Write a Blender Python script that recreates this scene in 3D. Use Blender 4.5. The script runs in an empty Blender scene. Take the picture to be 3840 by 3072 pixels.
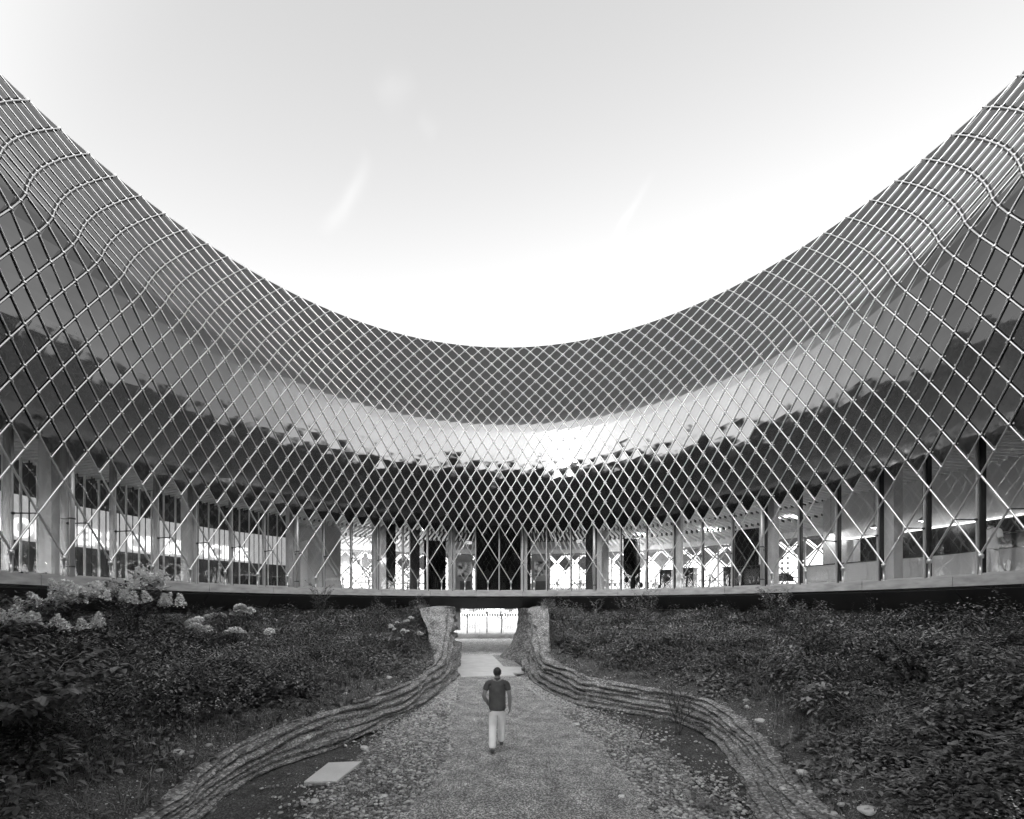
import bpy, bmesh, math, random
import numpy as np
from mathutils import Vector, Matrix
from mathutils.bvhtree import BVHTree

random.seed(11)
RNG = np.random.default_rng(11)
scene = bpy.context.scene
COL = scene.collection
R = math.radians
PI = math.pi

# ------------------------------------------------------------------ camera
EYE = 3.03                       # camera height above the gravel path
FPX, CX, HY = 1581.64, 1879.9, 2271.8
PSI = -0.02556
cam_d = bpy.data.cameras.new("camera")
cam = bpy.data.objects.new("camera", cam_d)
COL.objects.link(cam)
cam.location = (0, 0, EYE)
cam.rotation_euler = (PI / 2, 0, -PSI)
cam_d.sensor_width = 36.0
cam_d.lens = FPX / 3840 * 36.0
cam_d.shift_x = (1920 - CX) / 3840
cam_d.shift_y = (HY - 1536) / 3840
cam_d.clip_start = 0.05
cam_d.clip_end = 6000
scene.camera = cam

# ------------------------------------------------------------------ sky, sun, exposure
SUN_EL, SUN_AZ = R(24), R(200)   # azimuth clockwise from +Y : low sun behind the viewer
world = bpy.data.worlds.new("World")
scene.world = world
world.use_nodes = True
wn, wl = world.node_tree.nodes, world.node_tree.links
wn.clear()
w_out = wn.new("ShaderNodeOutputWorld")
w_bg = wn.new("ShaderNodeBackground")
w_sky = wn.new("ShaderNodeTexSky")
w_sky.sky_type = 'NISHITA'
w_sky.sun_disc = False
w_sky.sun_elevation = SUN_EL
w_sky.sun_rotation = SUN_AZ
w_sky.air_density = 1.0
w_sky.dust_density = 0.4
w_sky.ozone_density = 1.0
w_sep = wn.new("ShaderNodeSeparateColor")
wl.new(w_sky.outputs[0], w_sep.inputs[0])
# black and white film behind a light red filter
def wmath(op, a, b):
    n = wn.new("ShaderNodeMath"); n.operation = op
    for i, v in enumerate((a, b)):
        if isinstance(v, (int, float)): n.inputs[i].default_value = v
        else: wl.new(v, n.inputs[i])
    return n.outputs[0]
REAR_GLOW = 5.8
w_mix = wmath('ADD', wmath('MULTIPLY', w_sep.outputs[0], 0.45), wmath('ADD', wmath('MULTIPLY', w_sep.outputs[1], 0.35), wmath('MULTIPLY', w_sep.outputs[2], 0.20)))
# thin cirrus wisps, each a band along a great circle of the sky
w_tc = wn.new("ShaderNodeTexCoord")
w_noise = wn.new("ShaderNodeTexNoise")
w_noise.inputs['Scale'].default_value = 9.0
w_noise.inputs['Detail'].default_value = 6
wl.new(w_tc.outputs['Generated'], w_noise.inputs['Vector'])
def wdot(v):
    n = wn.new("ShaderNodeVectorMath"); n.operation = 'DOT_PRODUCT'
    wl.new(w_tc.outputs['Generated'], n.inputs[0]); n.inputs[1].default_value = tuple(v)
    return n.outputs['Value']
def wdir(px, py):
    x, z = (px - 1879.9) / 1581.64, (2271.8 - py) / 1581.64
    return Vector((x - 0.02556, 1.0 + 0.02556 * x, z)).normalized()
def wisp(pa, pb, wide, gain, curve):
    d0, d1 = wdir(*pa), wdir(*pb); mid = (d0 + d1).normalized(); nrm = d0.cross(d1).normalized(); tan = nrm.cross(mid)
    half = math.acos(max(-1, min(1, d0.dot(mid))))
    al = wmath('DIVIDE', wdot(tan), math.sin(half))
    ac = wmath('ADD', wdot(nrm), wmath('MULTIPLY', wmath('SUBTRACT', w_noise.outputs['Fac'], 0.5), wide * 3.5))
    ac = wmath('ADD', ac, wmath('MULTIPLY', wmath('MULTIPLY', al, al), curve))
    ac = wmath('DIVIDE', ac, wide)
    g = wmath('POWER', 2.718, wmath('MULTIPLY', wmath('MULTIPLY', ac, ac), -1.0))
    f = wmath('MAXIMUM', wmath('SUBTRACT', 1.0, wmath('MULTIPLY', al, al)), 0.0)
    front = wmath('GREATER_THAN', wdot(mid), 0.3)
    return wmath('MULTIPLY', wmath('MULTIPLY', wmath('MULTIPLY', g, f), wmath('MULTIPLY', w_noise.outputs['Fac'], front)), gain)
w_sum = 1.0
for wa in (((1215, 900), (1410, 590), 0.010, 0.20, 0.012), ((1430, 420), (1560, 280), 0.016, 0.10, 0.0), ((1560, 440), (1640, 520), 0.012, 0.07, 0.0), ((2225, 1040), (2455, 630), 0.006, 0.16, 0.0)):
    w_sum = wmath('ADD', wisp(*wa), w_sum)
# broad glow added to light facade and courtyard, over the half of the sky behind the viewer, thinning out towards the zenith
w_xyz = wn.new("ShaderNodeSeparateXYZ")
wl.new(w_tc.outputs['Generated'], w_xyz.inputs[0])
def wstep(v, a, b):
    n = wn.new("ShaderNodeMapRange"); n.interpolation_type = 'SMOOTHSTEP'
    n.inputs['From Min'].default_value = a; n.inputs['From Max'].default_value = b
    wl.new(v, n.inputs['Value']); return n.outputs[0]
REAR_GLOW_AZ = R(190)
w_h = wmath('ADD', wmath('MULTIPLY', w_xyz.outputs[0], math.sin(REAR_GLOW_AZ)), wmath('MULTIPLY', w_xyz.outputs[1], math.cos(REAR_GLOW_AZ)))
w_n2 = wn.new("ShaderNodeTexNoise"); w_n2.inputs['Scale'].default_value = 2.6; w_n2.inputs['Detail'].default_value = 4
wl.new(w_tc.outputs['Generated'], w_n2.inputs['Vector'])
w_rear_glow = wmath('MULTIPLY', wmath('MULTIPLY', wstep(w_h, -0.46, 0.45), wstep(w_xyz.outputs[2], 0.98, 0.74)), wmath('ADD', 0.55, wmath('MULTIPLY', w_n2.outputs['Fac'], 0.9)))
w_fin = wmath('ADD', wmath('MULTIPLY', w_mix, w_sum), wmath('MULTIPLY', w_rear_glow, REAR_GLOW))
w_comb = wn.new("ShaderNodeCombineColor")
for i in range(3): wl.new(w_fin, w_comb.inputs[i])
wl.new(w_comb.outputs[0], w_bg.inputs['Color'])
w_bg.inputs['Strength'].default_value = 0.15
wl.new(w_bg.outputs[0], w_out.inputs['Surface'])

sun_d = bpy.data.lights.new("sun", 'SUN')
sun_d.energy = 0.5
sun_d.angle = R(12)
sun_d.color = (1.0, 1.0, 1.0)
sun = bpy.data.objects.new("sun", sun_d)
COL.objects.link(sun)
sdir = Vector((math.sin(SUN_AZ) * math.cos(SUN_EL), math.cos(SUN_AZ) * math.cos(SUN_EL), math.sin(SUN_EL)))
sun.rotation_euler = sdir.to_track_quat('Z', 'Y').to_euler()

scene.view_settings.view_transform = 'Standard'
scene.view_settings.look = 'None'
scene.view_settings.exposure = 2.15
scene.view_settings.gamma = 1.0
scene.view_settings.use_curve_mapping = False
scene.cycles.max_bounces = 8
scene.cycles.transparent_max_bounces = 16
scene.cycles.use_denoising = True
scene.cycles.sample_clamp_indirect = 8.0

# ------------------------------------------------------------------ helpers
U = 24.0
DC = 0.47951 * U                  # ring centre lies DC metres in front of the camera
CEN = Vector((0, DC, 0))
PH = -0.00527
def cw(xc, yc):                   # camera ground plane -> world
    return (xc + PSI * yc, yc - PSI * xc)
def ray(px, py):
    xc, zc = (px - CX) / FPX, (HY - py) / FPX
    x, y = cw(xc, 1.0)
    return Vector((x, y, zc))
def at_z(px, py, z=0.0):
    d = ray(px, py); t = (z - EYE) / d.z
    return Vector((0, 0, EYE)) + d * t
def at_d(px, py, depth):
    return Vector((0, 0, EYE)) + ray(px, py) * depth
def ring(r, th, z=0.0):           # polar around the ring centre, th from +Y clockwise
    return Vector((r * math.sin(th), DC + r * math.cos(th), z))
def bearing_r(px, r):             # where the view column px meets the circle of radius r beyond the centre
    d = ray(px, HY); d.z = 0
    dd = d.normalized(); b = dd.y * DC
    t = b + math.sqrt(b * b - DC * DC + r * r)
    return dd * t

class MB:
    def __init__(s): s.v = []; s.f = []; s.m = []
    def add(s, vs, fs, mi=0):
        o = len(s.v)
        s.v.extend([tuple(p) for p in vs])
        s.f.extend([tuple(i + o for i in f) for f in fs]); s.m.extend([mi] * len(fs))
    def box(s, c, sz, rz=0.0, mi=0, rot=None):
        x, y, z = sz[0] / 2, sz[1] / 2, sz[2] / 2
        vs = [Vector((a, b, d)) for d in (-z, z) for b in (-y, y) for a in (-x, x)]
        M = rot if rot is not None else Matrix.Rotation(rz, 3, 'Z')
        s.add([M @ p + Vector(c) for p in vs], [(0, 2, 3, 1), (4, 5, 7, 6), (0, 1, 5, 4), (2, 6, 7, 3), (0, 4, 6, 2), (1, 3, 7, 5)], mi)
    def tube(s, p0, p1, r0, r1=None, n=6, caps=False, mi=0):
        s.path([p0, p1], [r0, r0 if r1 is None else r1], n, caps, mi)
    def path(s, pts, rad, n=6, caps=True, mi=0):
        pts = [Vector(p) for p in pts]; vs = []; m = len(pts)
        for i, p in enumerate(pts):
            a = pts[max(i - 1, 0)]; b = pts[min(i + 1, m - 1)]
            d = (b - a); d = d.normalized() if d.length > 1e-9 else Vector((0, 0, 1))
            u = d.cross(Vector((0, 0, 1)))
            if u.length < 1e-3: u = d.cross(Vector((0, 1, 0)))
            u.normalize(); w = d.cross(u)
            r = rad[i] if isinstance(rad, (list, tuple)) else rad
            vs += [p + (u * math.cos(2 * PI * k / n) + w * math.sin(2 * PI * k / n)) * r for k in range(n)]
        fs = [(i * n + k, i * n + (k + 1) % n, (i + 1) * n + (k + 1) % n, (i + 1) * n + k) for i in range(m - 1) for k in range(n)]
        if caps: fs += [tuple(range(n))[::-1], tuple((m - 1) * n + k for k in range(n))]
        s.add(vs, fs, mi)
    def lathe(s, prof, c=(0, 0, 0), n=16, mi=0):
        c = Vector(c); vs = [c + Vector((r * math.cos(2 * PI * k / n), r * math.sin(2 * PI * k / n), z)) for r, z in prof for k in range(n)]
        m = len(prof)
        fs = [(i * n + k, i * n + (k + 1) % n, (i + 1) * n + (k + 1) % n, (i + 1) * n + k) for i in range(m - 1) for k in range(n)]
        fs += [tuple(range(n))[::-1], tuple((m - 1) * n + k for k in range(n))]
        s.add(vs, fs, mi)
    def arc(s, prof, t0, t1, n, closed=True, mi=0):
        """sweep a profile of (r, z) points around the ring centre from angle t0 to t1"""
        m = len(prof); vs = []
        for i in range(n + 1):
            t = t0 + (t1 - t0) * i / n
            vs += [ring(r, t, z) for r, z in prof]
        fs = []
        for i in range(n):
            for k in range(m if closed else m - 1):
                k2 = (k + 1) % m
                fs.append((i * m + k, i * m + k2, (i + 1) * m + k2, (i + 1) * m + k))
        if closed and abs(t1 - t0) < 2 * PI - 1e-6:
            fs += [tuple(range(m))[::-1], tuple(n * m + k for k in range(m))]
        s.add(vs, fs, mi)
    def ico(s, c, sz, rz=0.0, lumps=0.15, mi=0, sub=1, tilt=0.0):
        bm = bmesh.new(); bmesh.ops.create_icosphere(bm, subdivisions=sub, radius=1.0)
        M = Matrix.Rotation(rz, 3, 'Z') @ Matrix.Rotation(tilt, 3, 'X')
        ph = [random.uniform(0, 6) for _ in range(6)]
        vs = []
        for v in bm.verts:
            p = v.co; k = 1 + lumps * (math.sin(2.1 * p.x + ph[0]) * math.cos(1.7 * p.y + ph[1]) + 0.6 * math.sin(2.9 * p.z + ph[2] + p.x * 2))
            vs.append(M @ Vector((p.x * sz[0] * k, p.y * sz[1] * k, p.z * sz[2] * k)) + Vector(c))
        s.add(vs, [tuple(v.index for v in f.verts) for f in bm.faces], mi); bm.free()
    def build(s, name, mats, parent=None, smooth=False, loc=None):
        me = bpy.data.meshes.new(name)
        vs = s.v
        if loc is not None:
            vs = [(p[0] - loc[0], p[1] - loc[1], p[2] - loc[2]) for p in vs]
        me.from_pydata(vs, [], s.f)
        mats = mats if isinstance(mats, (list, tuple)) else [mats]
        for m in mats: me.materials.append(m)
        if len(mats) > 1: me.polygons.foreach_set('material_index', s.m)
        if smooth: me.polygons.foreach_set('use_smooth', [True] * len(me.polygons))
        me.update()
        o = bpy.data.objects.new(name, me); COL.objects.link(o)
        if parent is not None: o.parent = parent
        if loc is not None: o.location = loc
        return o

def np_mesh(name, V, F, mats, parent=None, mi=None, smooth=False, loc=None):
    """V (n,3) float, F (m,3 or 4) int"""
    me = bpy.data.meshes.new(name)
    if loc is not None: V = V - np.array(loc)[None]
    n, (m, k) = len(V), F.shape
    me.vertices.add(n); me.vertices.foreach_set('co', V.astype(np.float32).ravel())
    me.loops.add(m * k); me.loops.foreach_set('vertex_index', F.astype(np.int32).ravel())
    me.polygons.add(m)
    me.polygons.foreach_set('loop_start', (np.arange(m) * k).astype(np.int32))
    me.polygons.foreach_set('loop_total', np.full(m, k, np.int32))
    mats = mats if isinstance(mats, (list, tuple)) else [mats]
    for x in mats: me.materials.append(x)
    if mi is not None: me.polygons.foreach_set('material_index', mi.astype(np.int32))
    if smooth: me.polygons.foreach_set('use_smooth', np.ones(m, bool))
    me.update(calc_edges=True); me.validate()
    o = bpy.data.objects.new(name, me); COL.objects.link(o)
    if parent is not None: o.parent = parent
    if loc is not None: o.location = loc
    return o

def tag(o, label=None, cat=None, group=None, kind=None):
    if label: o['label'] = label
    if cat: o['category'] = cat
    if group: o['group'] = group
    if kind: o['kind'] = kind
    return o
def thing(name, label, cat, loc=(0, 0, 0), rz=0.0, group=None):
    o = bpy.data.objects.new(name, None); o.empty_display_size = 0.2
    COL.objects.link(o); o.location = loc; o.rotation_euler = (0, 0, rz)
    return tag(o, label, cat, group)
def copy_obj(o, parent=None, loc=None, rz=None):
    c = o.copy(); COL.objects.link(c)
    if parent is not None: c.parent = parent
    if loc is not None: c.location = loc
    if rz is not None: c.rotation_euler = (0, 0, rz)
    return c
def copy_tree(o, parent=None):
    c = o.copy(); COL.objects.link(c)
    if parent is not None: c.parent = parent
    for ch in [x for x in o.children]: copy_tree(ch, c)
    return c

# ------------------------------------------------------------------ materials
def mat(name, v, rough=0.7, metal=0.0, var=0.0, scale=6.0, bump=0.0, bscale=40.0, detail=5, spec=0.5, emit=0.0, stretch=None, speck=0.0, sscale=120.0):
    m = bpy.data.materials.new(name); m.use_nodes = True
    nt = m.node_tree; N, L = nt.nodes, nt.links
    b = N['Principled BSDF']
    b.inputs['Roughness'].default_value = rough; b.inputs['Metallic'].default_value = metal
    b.inputs['Specular IOR Level'].default_value = spec
    b.inputs['Base Color'].default_value = (v, v, v, 1)
    tc = N.new('ShaderNodeTexCoord'); vec = tc.outputs['Object']
    if stretch:
        mp = N.new('ShaderNodeMapping'); mp.inputs['Scale'].default_value = stretch
        L.new(vec, mp.inputs[0]); vec = mp.outputs[0]
    if var > 0:
        n = N.new('ShaderNodeTexNoise'); n.inputs['Scale'].default_value = scale; n.inputs['Detail'].default_value = detail
        L.new(vec, n.inputs['Vector'])
        r = N.new('ShaderNodeMapRange'); r.inputs['From Min'].default_value = 0.28; r.inputs['From Max'].default_value = 0.72
        r.inputs['To Min'].default_value = v * (1 - var); r.inputs['To Max'].default_value = v * (1 + var)
        L.new(n.outputs['Fac'], r.inputs['Value']); out = r.outputs[0]
        if speck > 0:
            vo = N.new('ShaderNodeTexVoronoi'); vo.inputs['Scale'].default_value = sscale
            L.new(vec, vo.inputs['Vector'])
            sx = N.new('ShaderNodeSeparateColor'); L.new(vo.outputs['Color'], sx.inputs[0])
            r2 = N.new('ShaderNodeMapRange'); r2.inputs['To Min'].default_value = 1 - speck; r2.inputs['To Max'].default_value = 1 + speck
            L.new(sx.outputs[0], r2.inputs['Value'])
            mm = N.new('ShaderNodeMath'); mm.operation = 'MULTIPLY'
            L.new(out, mm.inputs[0]); L.new(r2.outputs[0], mm.inputs[1]); out = mm.outputs[0]
        c = N.new('ShaderNodeCombineColor')
        for i in range(3): L.new(out, c.inputs[i])
        L.new(c.outputs[0], b.inputs['Base Color'])
    if bump > 0:
        n2 = N.new('ShaderNodeTexNoise'); n2.inputs['Scale'].default_value = bscale; n2.inputs['Detail'].default_value = 6
        L.new(vec, n2.inputs['Vector'])
        bp = N.new('ShaderNodeBump'); bp.inputs['Strength'].default_value = bump; bp.inputs['Distance'].default_value = 0.02
        L.new(n2.outputs['Fac'], bp.inputs['Height']); L.new(bp.outputs[0], b.inputs['Normal'])
    if emit > 0:
        b.inputs['Emission Color'].default_value = (1, 1, 1, 1); b.inputs['Emission Strength'].default_value = emit
    return m

M = {}
M['panel'] = mat('mirror_panel', 0.115, rough=0.06, metal=1.0, var=0.08, scale=0.6)
def panel_waves():
    nt = M['panel'].node_tree; N, L = nt.nodes, nt.links
    b = N['Principled BSDF']
    tc = N.new('ShaderNodeTexCoord')
    n = N.new('ShaderNodeTexNoise'); n.inputs['Scale'].default_value = 1.6; n.inputs['Detail'].default_value = 1.5
    L.new(tc.outputs['Object'], n.inputs['Vector'])
    bp = N.new('ShaderNodeBump'); bp.inputs['Strength'].default_value = 0.55; bp.inputs['Distance'].default_value = 0.02
    L.new(n.outputs['Fac'], bp.inputs['Height']); L.new(bp.outputs[0], b.inputs['Normal'])
panel_waves()
M['rod'] = mat('brushed_steel_rod', 0.56, rough=0.32, metal=0.75, var=0.08, scale=3)
M['steel_dark'] = mat('dark_steel', 0.05, rough=0.5, metal=0.2)
M['shell'] = mat('grey_backing', 0.07, rough=0.4, metal=0.5)
M['concrete'] = mat('board_marked_concrete', 0.36, rough=0.85, var=0.28, scale=1.4, bump=0.15, bscale=30, detail=9, stretch=(1.6, 1.6, 5))
M['concrete_lt'] = mat('smooth_pale_concrete', 0.66, rough=0.8, var=0.10, scale=2.0, bump=0.08, bscale=60, speck=0.05, sscale=80)
M['soffit'] = mat('dark_soffit_cladding', 0.035, rough=0.55, var=0.25, scale=0.7)
M['plinth'] = mat('grey_plinth', 0.26, rough=0.85, var=0.2, scale=1.2)
M['frame'] = mat('grey_aluminium_frame', 0.42, rough=0.4, metal=0.35, var=0.05)
M['frame_dk'] = mat('black_gasket', 0.015, rough=0.5)
M['ceil_dk'] = mat('dark_ceiling_void', 0.03, rough=0.9)
M['slat'] = mat('pale_ceiling_baffle', 0.85, rough=0.6, var=0.06)
M['floor_in'] = mat('interior_floor', 0.5, rough=0.35, var=0.1)
M['wall_lt'] = mat('pale_interior_wall', 0.62, rough=0.7, var=0.05, scale=0.8)
M['wall_wh'] = mat('white_interior_wall', 0.75, rough=0.7, var=0.03)
M['black'] = mat('black_finish', 0.012, rough=0.35, var=0.2)
M['curtain'] = mat('black_curtain', 0.012, rough=0.9, var=0.4, scale=3)
M['lamp_white'] = mat('lit_lamp', 0.8, emit=1.0)
M['letter'] = mat('backlit_letter', 0.8, emit=0.5)
M['band'] = mat('backlit_panel', 0.62, rough=0.6, emit=0.10)
M['fin'] = mat('white_fin', 0.8, rough=0.5)
def glass_mat():
    m = bpy.data.materials.new('window_glass'); m.use_nodes = True
    nt = m.node_tree; N, L = nt.nodes, nt.links
    for n in list(N): N.remove(n)
    out = N.new('ShaderNodeOutputMaterial'); mx = N.new('ShaderNodeMixShader')
    lw_ = N.new('ShaderNodeLayerWeight'); lw_.inputs['Blend'].default_value = 0.5
    pw = N.new('ShaderNodeMath'); pw.operation = 'POWER'; L.new(lw_.outputs['Facing'], pw.inputs[0]); pw.inputs[1].default_value = 4.0
    fr = N.new('ShaderNodeMath'); fr.operation = 'MULTIPLY_ADD'; L.new(pw.outputs[0], fr.inputs[0]); fr.inputs[1].default_value = 0.85; fr.inputs[2].default_value = 0.06
    tr = N.new('ShaderNodeBsdfTransparent'); tr.inputs[0].default_value = (0.94, 0.94, 0.94, 1)
    gl = N.new('ShaderNodeBsdfGlossy'); gl.inputs['Roughness'].default_value = 0.01; gl.inputs[0].default_value = (0.9, 0.9, 0.9, 1)
    tc = N.new('ShaderNodeTexCoord'); no = N.new('ShaderNodeTexNoise'); no.inputs['Scale'].default_value = 0.9; no.inputs['Detail'].default_value = 1
    L.new(tc.outputs['Object'], no.inputs['Vector'])
    bp = N.new('ShaderNodeBump'); bp.inputs['Strength'].default_value = 0.25; bp.inputs['Distance'].default_value = 0.02
    L.new(no.outputs['Fac'], bp.inputs['Height']); L.new(bp.outputs[0], gl.inputs['Normal'])
    L.new(fr.outputs[0], mx.inputs[0]); L.new(tr.outputs[0], mx.inputs[1]); L.new(gl.outputs[0], mx.inputs[2]); L.new(mx.outputs[0], out.inputs[0])
    return m
M['glass'] = glass_mat()
def layered_mat(name, v, speck, sscale, bump, bscale):
    """stony material: stones of differing grey in a finer matrix, all procedural"""
    m = bpy.data.materials.new(name); m.use_nodes = True
    nt = m.node_tree; N, L = nt.nodes, nt.links; b = N['Principled BSDF']; b.inputs['Roughness'].default_value = 0.9
    tc = N.new('ShaderNodeTexCoord'); vo = N.new('ShaderNodeTexVoronoi'); vo.inputs['Scale'].default_value = sscale
    L.new(tc.outputs['Object'], vo.inputs['Vector'])
    sp = N.new('ShaderNodeSeparateColor'); L.new(vo.outputs['Color'], sp.inputs[0])
    pw = N.new('ShaderNodeMath'); pw.operation = 'POWER'; L.new(sp.outputs[0], pw.inputs[0]); pw.inputs[1].default_value = 2.2
    n = N.new('ShaderNodeTexNoise'); n.inputs['Scale'].default_value = 2.2; n.inputs['Detail'].default_value = 8
    L.new(tc.outputs['Object'], n.inputs['Vector'])
    r1 = N.new('ShaderNodeMapRange'); r1.inputs['To Min'].default_value = v * (1 - speck * 0.6); r1.inputs['To Max'].default_value = v * (1 + speck * 1.8)
    L.new(pw.outputs[0], r1.inputs['Value'])
    r2 = N.new('ShaderNodeMapRange'); r2.inputs['From Min'].default_value = 0.3; r2.inputs['From Max'].default_value = 0.7; r2.inputs['To Min'].default_value = 0.65; r2.inputs['To Max'].default_value = 1.3
    L.new(n.outputs['Fac'], r2.inputs['Value'])
    mm = N.new('ShaderNodeMath'); mm.operation = 'MULTIPLY'; L.new(r1.outputs[0], mm.inputs[0]); L.new(r2.outputs[0], mm.inputs[1])
    c = N.new('ShaderNodeCombineColor')
    for i in range(3): L.new(mm.outputs[0], c.inputs[i])
    L.new(c.outputs[0], b.inputs['Base Color'])
    inv = N.new('ShaderNodeMath'); inv.operation = 'SUBTRACT'; inv.inputs[0].default_value = 1.0; L.new(vo.outputs['Distance'], inv.inputs[1])
    n3 = N.new('ShaderNodeTexNoise'); n3.inputs['Scale'].default_value = bscale; n3.inputs['Detail'].default_value = 6; L.new(tc.outputs['Object'], n3.inputs['Vector'])
    ad = N.new('ShaderNodeMath'); ad.operation = 'ADD'; L.new(inv.outputs[0], ad.inputs[0]); L.new(n3.outputs['Fac'], ad.inputs[1])
    bp = N.new('ShaderNodeBump'); bp.inputs['Strength'].default_value = bump; bp.inputs['Distance'].default_value = 0.012
    L.new(ad.outputs[0], bp.inputs['Height']); L.new(bp.outputs[0], b.inputs['Normal'])
    return m
M['gravel'] = layered_mat('fine_gravel', 0.33, 0.95, 62, 1.0, 140)
M['court_gravel'] = layered_mat('brightened_court_gravel', 0.75, 0.5, 40, 0.6, 90)  # gravel colour lightened to stand in for brighter daylight on the court
M['verge'] = layered_mat('stony_verge', 0.17, 0.95, 30, 1.0, 60)
M['soil'] = layered_mat('stony_soil', 0.075, 0.8, 60, 0.9, 40)
M['earth'] = layered_mat('rammed_earth', 0.23, 0.7, 30, 1.0, 60)
M['earth_dk'] = layered_mat('dark_rammed_earth', 0.12, 0.7, 14, 1.0, 40)  # darker, coarser version of the earth mix, used on the abutment
M['stone'] = mat('river_stone', 0.58, rough=0.75, var=0.25, scale=5, bump=0.2, bscale=30)
M['stone_b'] = mat('grey_river_stone', 0.38, rough=0.75, var=0.25, scale=7, bump=0.2, bscale=30)
M['stone_c'] = mat('dark_river_stone', 0.20, rough=0.75, var=0.25, scale=7, bump=0.2, bscale=30)
M['leaf_a'] = mat('leaf_dark', 0.07, rough=0.38, var=0.35, scale=3)
M['leaf_b'] = mat('leaf_mid', 0.14, rough=0.42, var=0.35, scale=3)
M['leaf_c'] = mat('leaf_light', 0.24, rough=0.45, var=0.3, scale=3)
M['petal'] = mat('pale_petal', 0.85, rough=0.6, var=0.15, scale=20)
M['petal_w'] = mat('white_petal', 0.8, rough=0.6, var=0.1, scale=20)
M['bark'] = mat('bark', 0.07, rough=0.9, var=0.4, scale=14, bump=0.4, bscale=40)
M['bark_lt'] = mat('pale_bark', 0.22, rough=0.8, var=0.3, scale=14)
M['grass'] = mat('dry_grass', 0.48, rough=0.7, var=0.3, scale=0.6)
M['grass_far'] = mat('far_lawn', 0.42, rough=0.8, var=0.25, scale=0.2)
M['skin'] = mat('skin', 0.25, rough=0.55, var=0.1, scale=8)
M['shirt'] = mat('dark_cotton', 0.085, rough=0.8, var=0.35, scale=5, bump=0.5, bscale=7)
M['trousers'] = mat('pale_cotton', 0.78, rough=0.85, var=0.08, scale=5, bump=0.5, bscale=9)
M['hair'] = mat('dark_hair', 0.035, rough=0.55, var=0.5, scale=30)
M['shoe'] = mat('shoe_leather', 0.09, rough=0.5, var=0.2)
M['water'] = mat('river_water', 0.10, rough=0.12, bump=0.35, bscale=1.2)

from mathutils import noise as mnoise
def nz(x, y=0.0, z=0.0): return mnoise.noise(Vector((x, y, z)))

# ------------------------------------------------------------------ ground, river, far bank
def sheet(name, ys_zs, x0, x1, m, kind='structure'):
    b = MB(); vs = []; n = len(ys_zs)
    for y, z in ys_zs: vs += [(x0, y, z), (x1, y, z)]
    b.add(vs, [(2 * i, 2 * i + 1, 2 * i + 3, 2 * i + 2) for i in range(n - 1)])
    return tag(b.build(name, m), kind=kind)
sheet('ground', [(-900, -0.05), (38, -0.05), (58, -0.3), (70, -0.80), (70.01, -6.0)], -900, 900, M['soil'])
sheet('river', [(69.5, -4.0), (192, -4.0)], -900, 900, M['water'])
sheet('far_ground', [(191, -6.0), (191.01, -2.0), (193, -1.95), (212, -0.6), (260, -0.4), (3500, 6.0)], -3500, 3500, M['grass_far'])

def path_mesh():
    rows = [(-1.2, -1.4, 2.4), (3, -1.4, 2.4), (6, -1.32, 2.39), (8.65, -1.13, 2.28), (11, -1.38, 1.9), (15.5, -1.62, 1.03), (18.1, -1.8, 0.62), (21, -2.2, 1.0), (26.3, -2.4, 0.2)]
    ys = np.concatenate([np.arange(-1.2, 18, 0.12), np.arange(18, 26.3, 0.4)])
    a = np.array(rows); xl = np.interp(ys, a[:, 0], a[:, 1]); xr = np.interp(ys, a[:, 0], a[:, 2])
    V = []
    for y, l, r in zip(ys, xl, xr):
        ed = min(1, max(0, (18 - y) / 2)); l += ed * (0.30 * nz(y * 0.9, 3.1) + 0.22 * nz(y * 3.1, 9) + 0.12 * nz(y * 8, 4)); r += ed * (0.30 * nz(y * 0.9, 7.7) + 0.22 * nz(y * 3.1, 1) + 0.12 * nz(y * 8, 6))
        for k in range(13):
            t = k / 12; x, yy = cw(l + (r - l) * t, y)
            V.append((x, yy, 0.006 + 0.02 * math.sin(PI * t) * min(1, max(0, (19 - y) / 3)) + 0.008 * nz(x * 1.3, yy * 1.3)))
    n = len(ys)
    F = np.array([(i * 13 + k, i * 13 + k + 1, (i + 1) * 13 + k + 1, (i + 1) * 13 + k) for i in range(n - 1) for k in range(12)])
    return tag(np_mesh('gravel_path', np.array(V), F, M['gravel'], smooth=True), kind='structure')
path_mesh()
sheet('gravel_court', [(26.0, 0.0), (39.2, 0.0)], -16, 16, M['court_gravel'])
sheet('river_lawn', [(39.0, -0.045), (58, -0.295), (69.8, -0.79)], -200, 200, M['grass_far'])
def verge():
    a = np.array([(-1.2, -3.0, 3.2), (5, -3.1, 3.2), (7, -2.9, 3.35), (8.65, -2.9, 3.5), (10, -2.85, 3.4), (11, -2.6, 3.1), (13.4, -2.3, 2.1), (15.5, -2.1, 1.45), (18.2, -2.2, 1.2)])
    ys = np.arange(-1.2, 18.2, 0.12); V = []
    for y in ys:
        l = float(np.interp(y, a[:, 0], a[:, 1])) + .25 * nz(y * .8, 5) + .12 * nz(y * 2.7, 2); r = float(np.interp(y, a[:, 0], a[:, 2])) + .25 * nz(y * .8, 15) + .12 * nz(y * 2.7, 12)
        for k in range(9):
            x, yy = cw(l + (r - l) * k / 8, y); V.append((x, yy, -0.012 + 0.01 * nz(x * 2, yy * 2)))
    F = np.array([(i * 9 + k, i * 9 + k + 1, (i + 1) * 9 + k + 1, (i + 1) * 9 + k) for i in range(len(ys) - 1) for k in range(8)])
    return tag(np_mesh('stony_verge', np.array(V), F, M['verge'], smooth=True), kind='structure')
verge()

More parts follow.
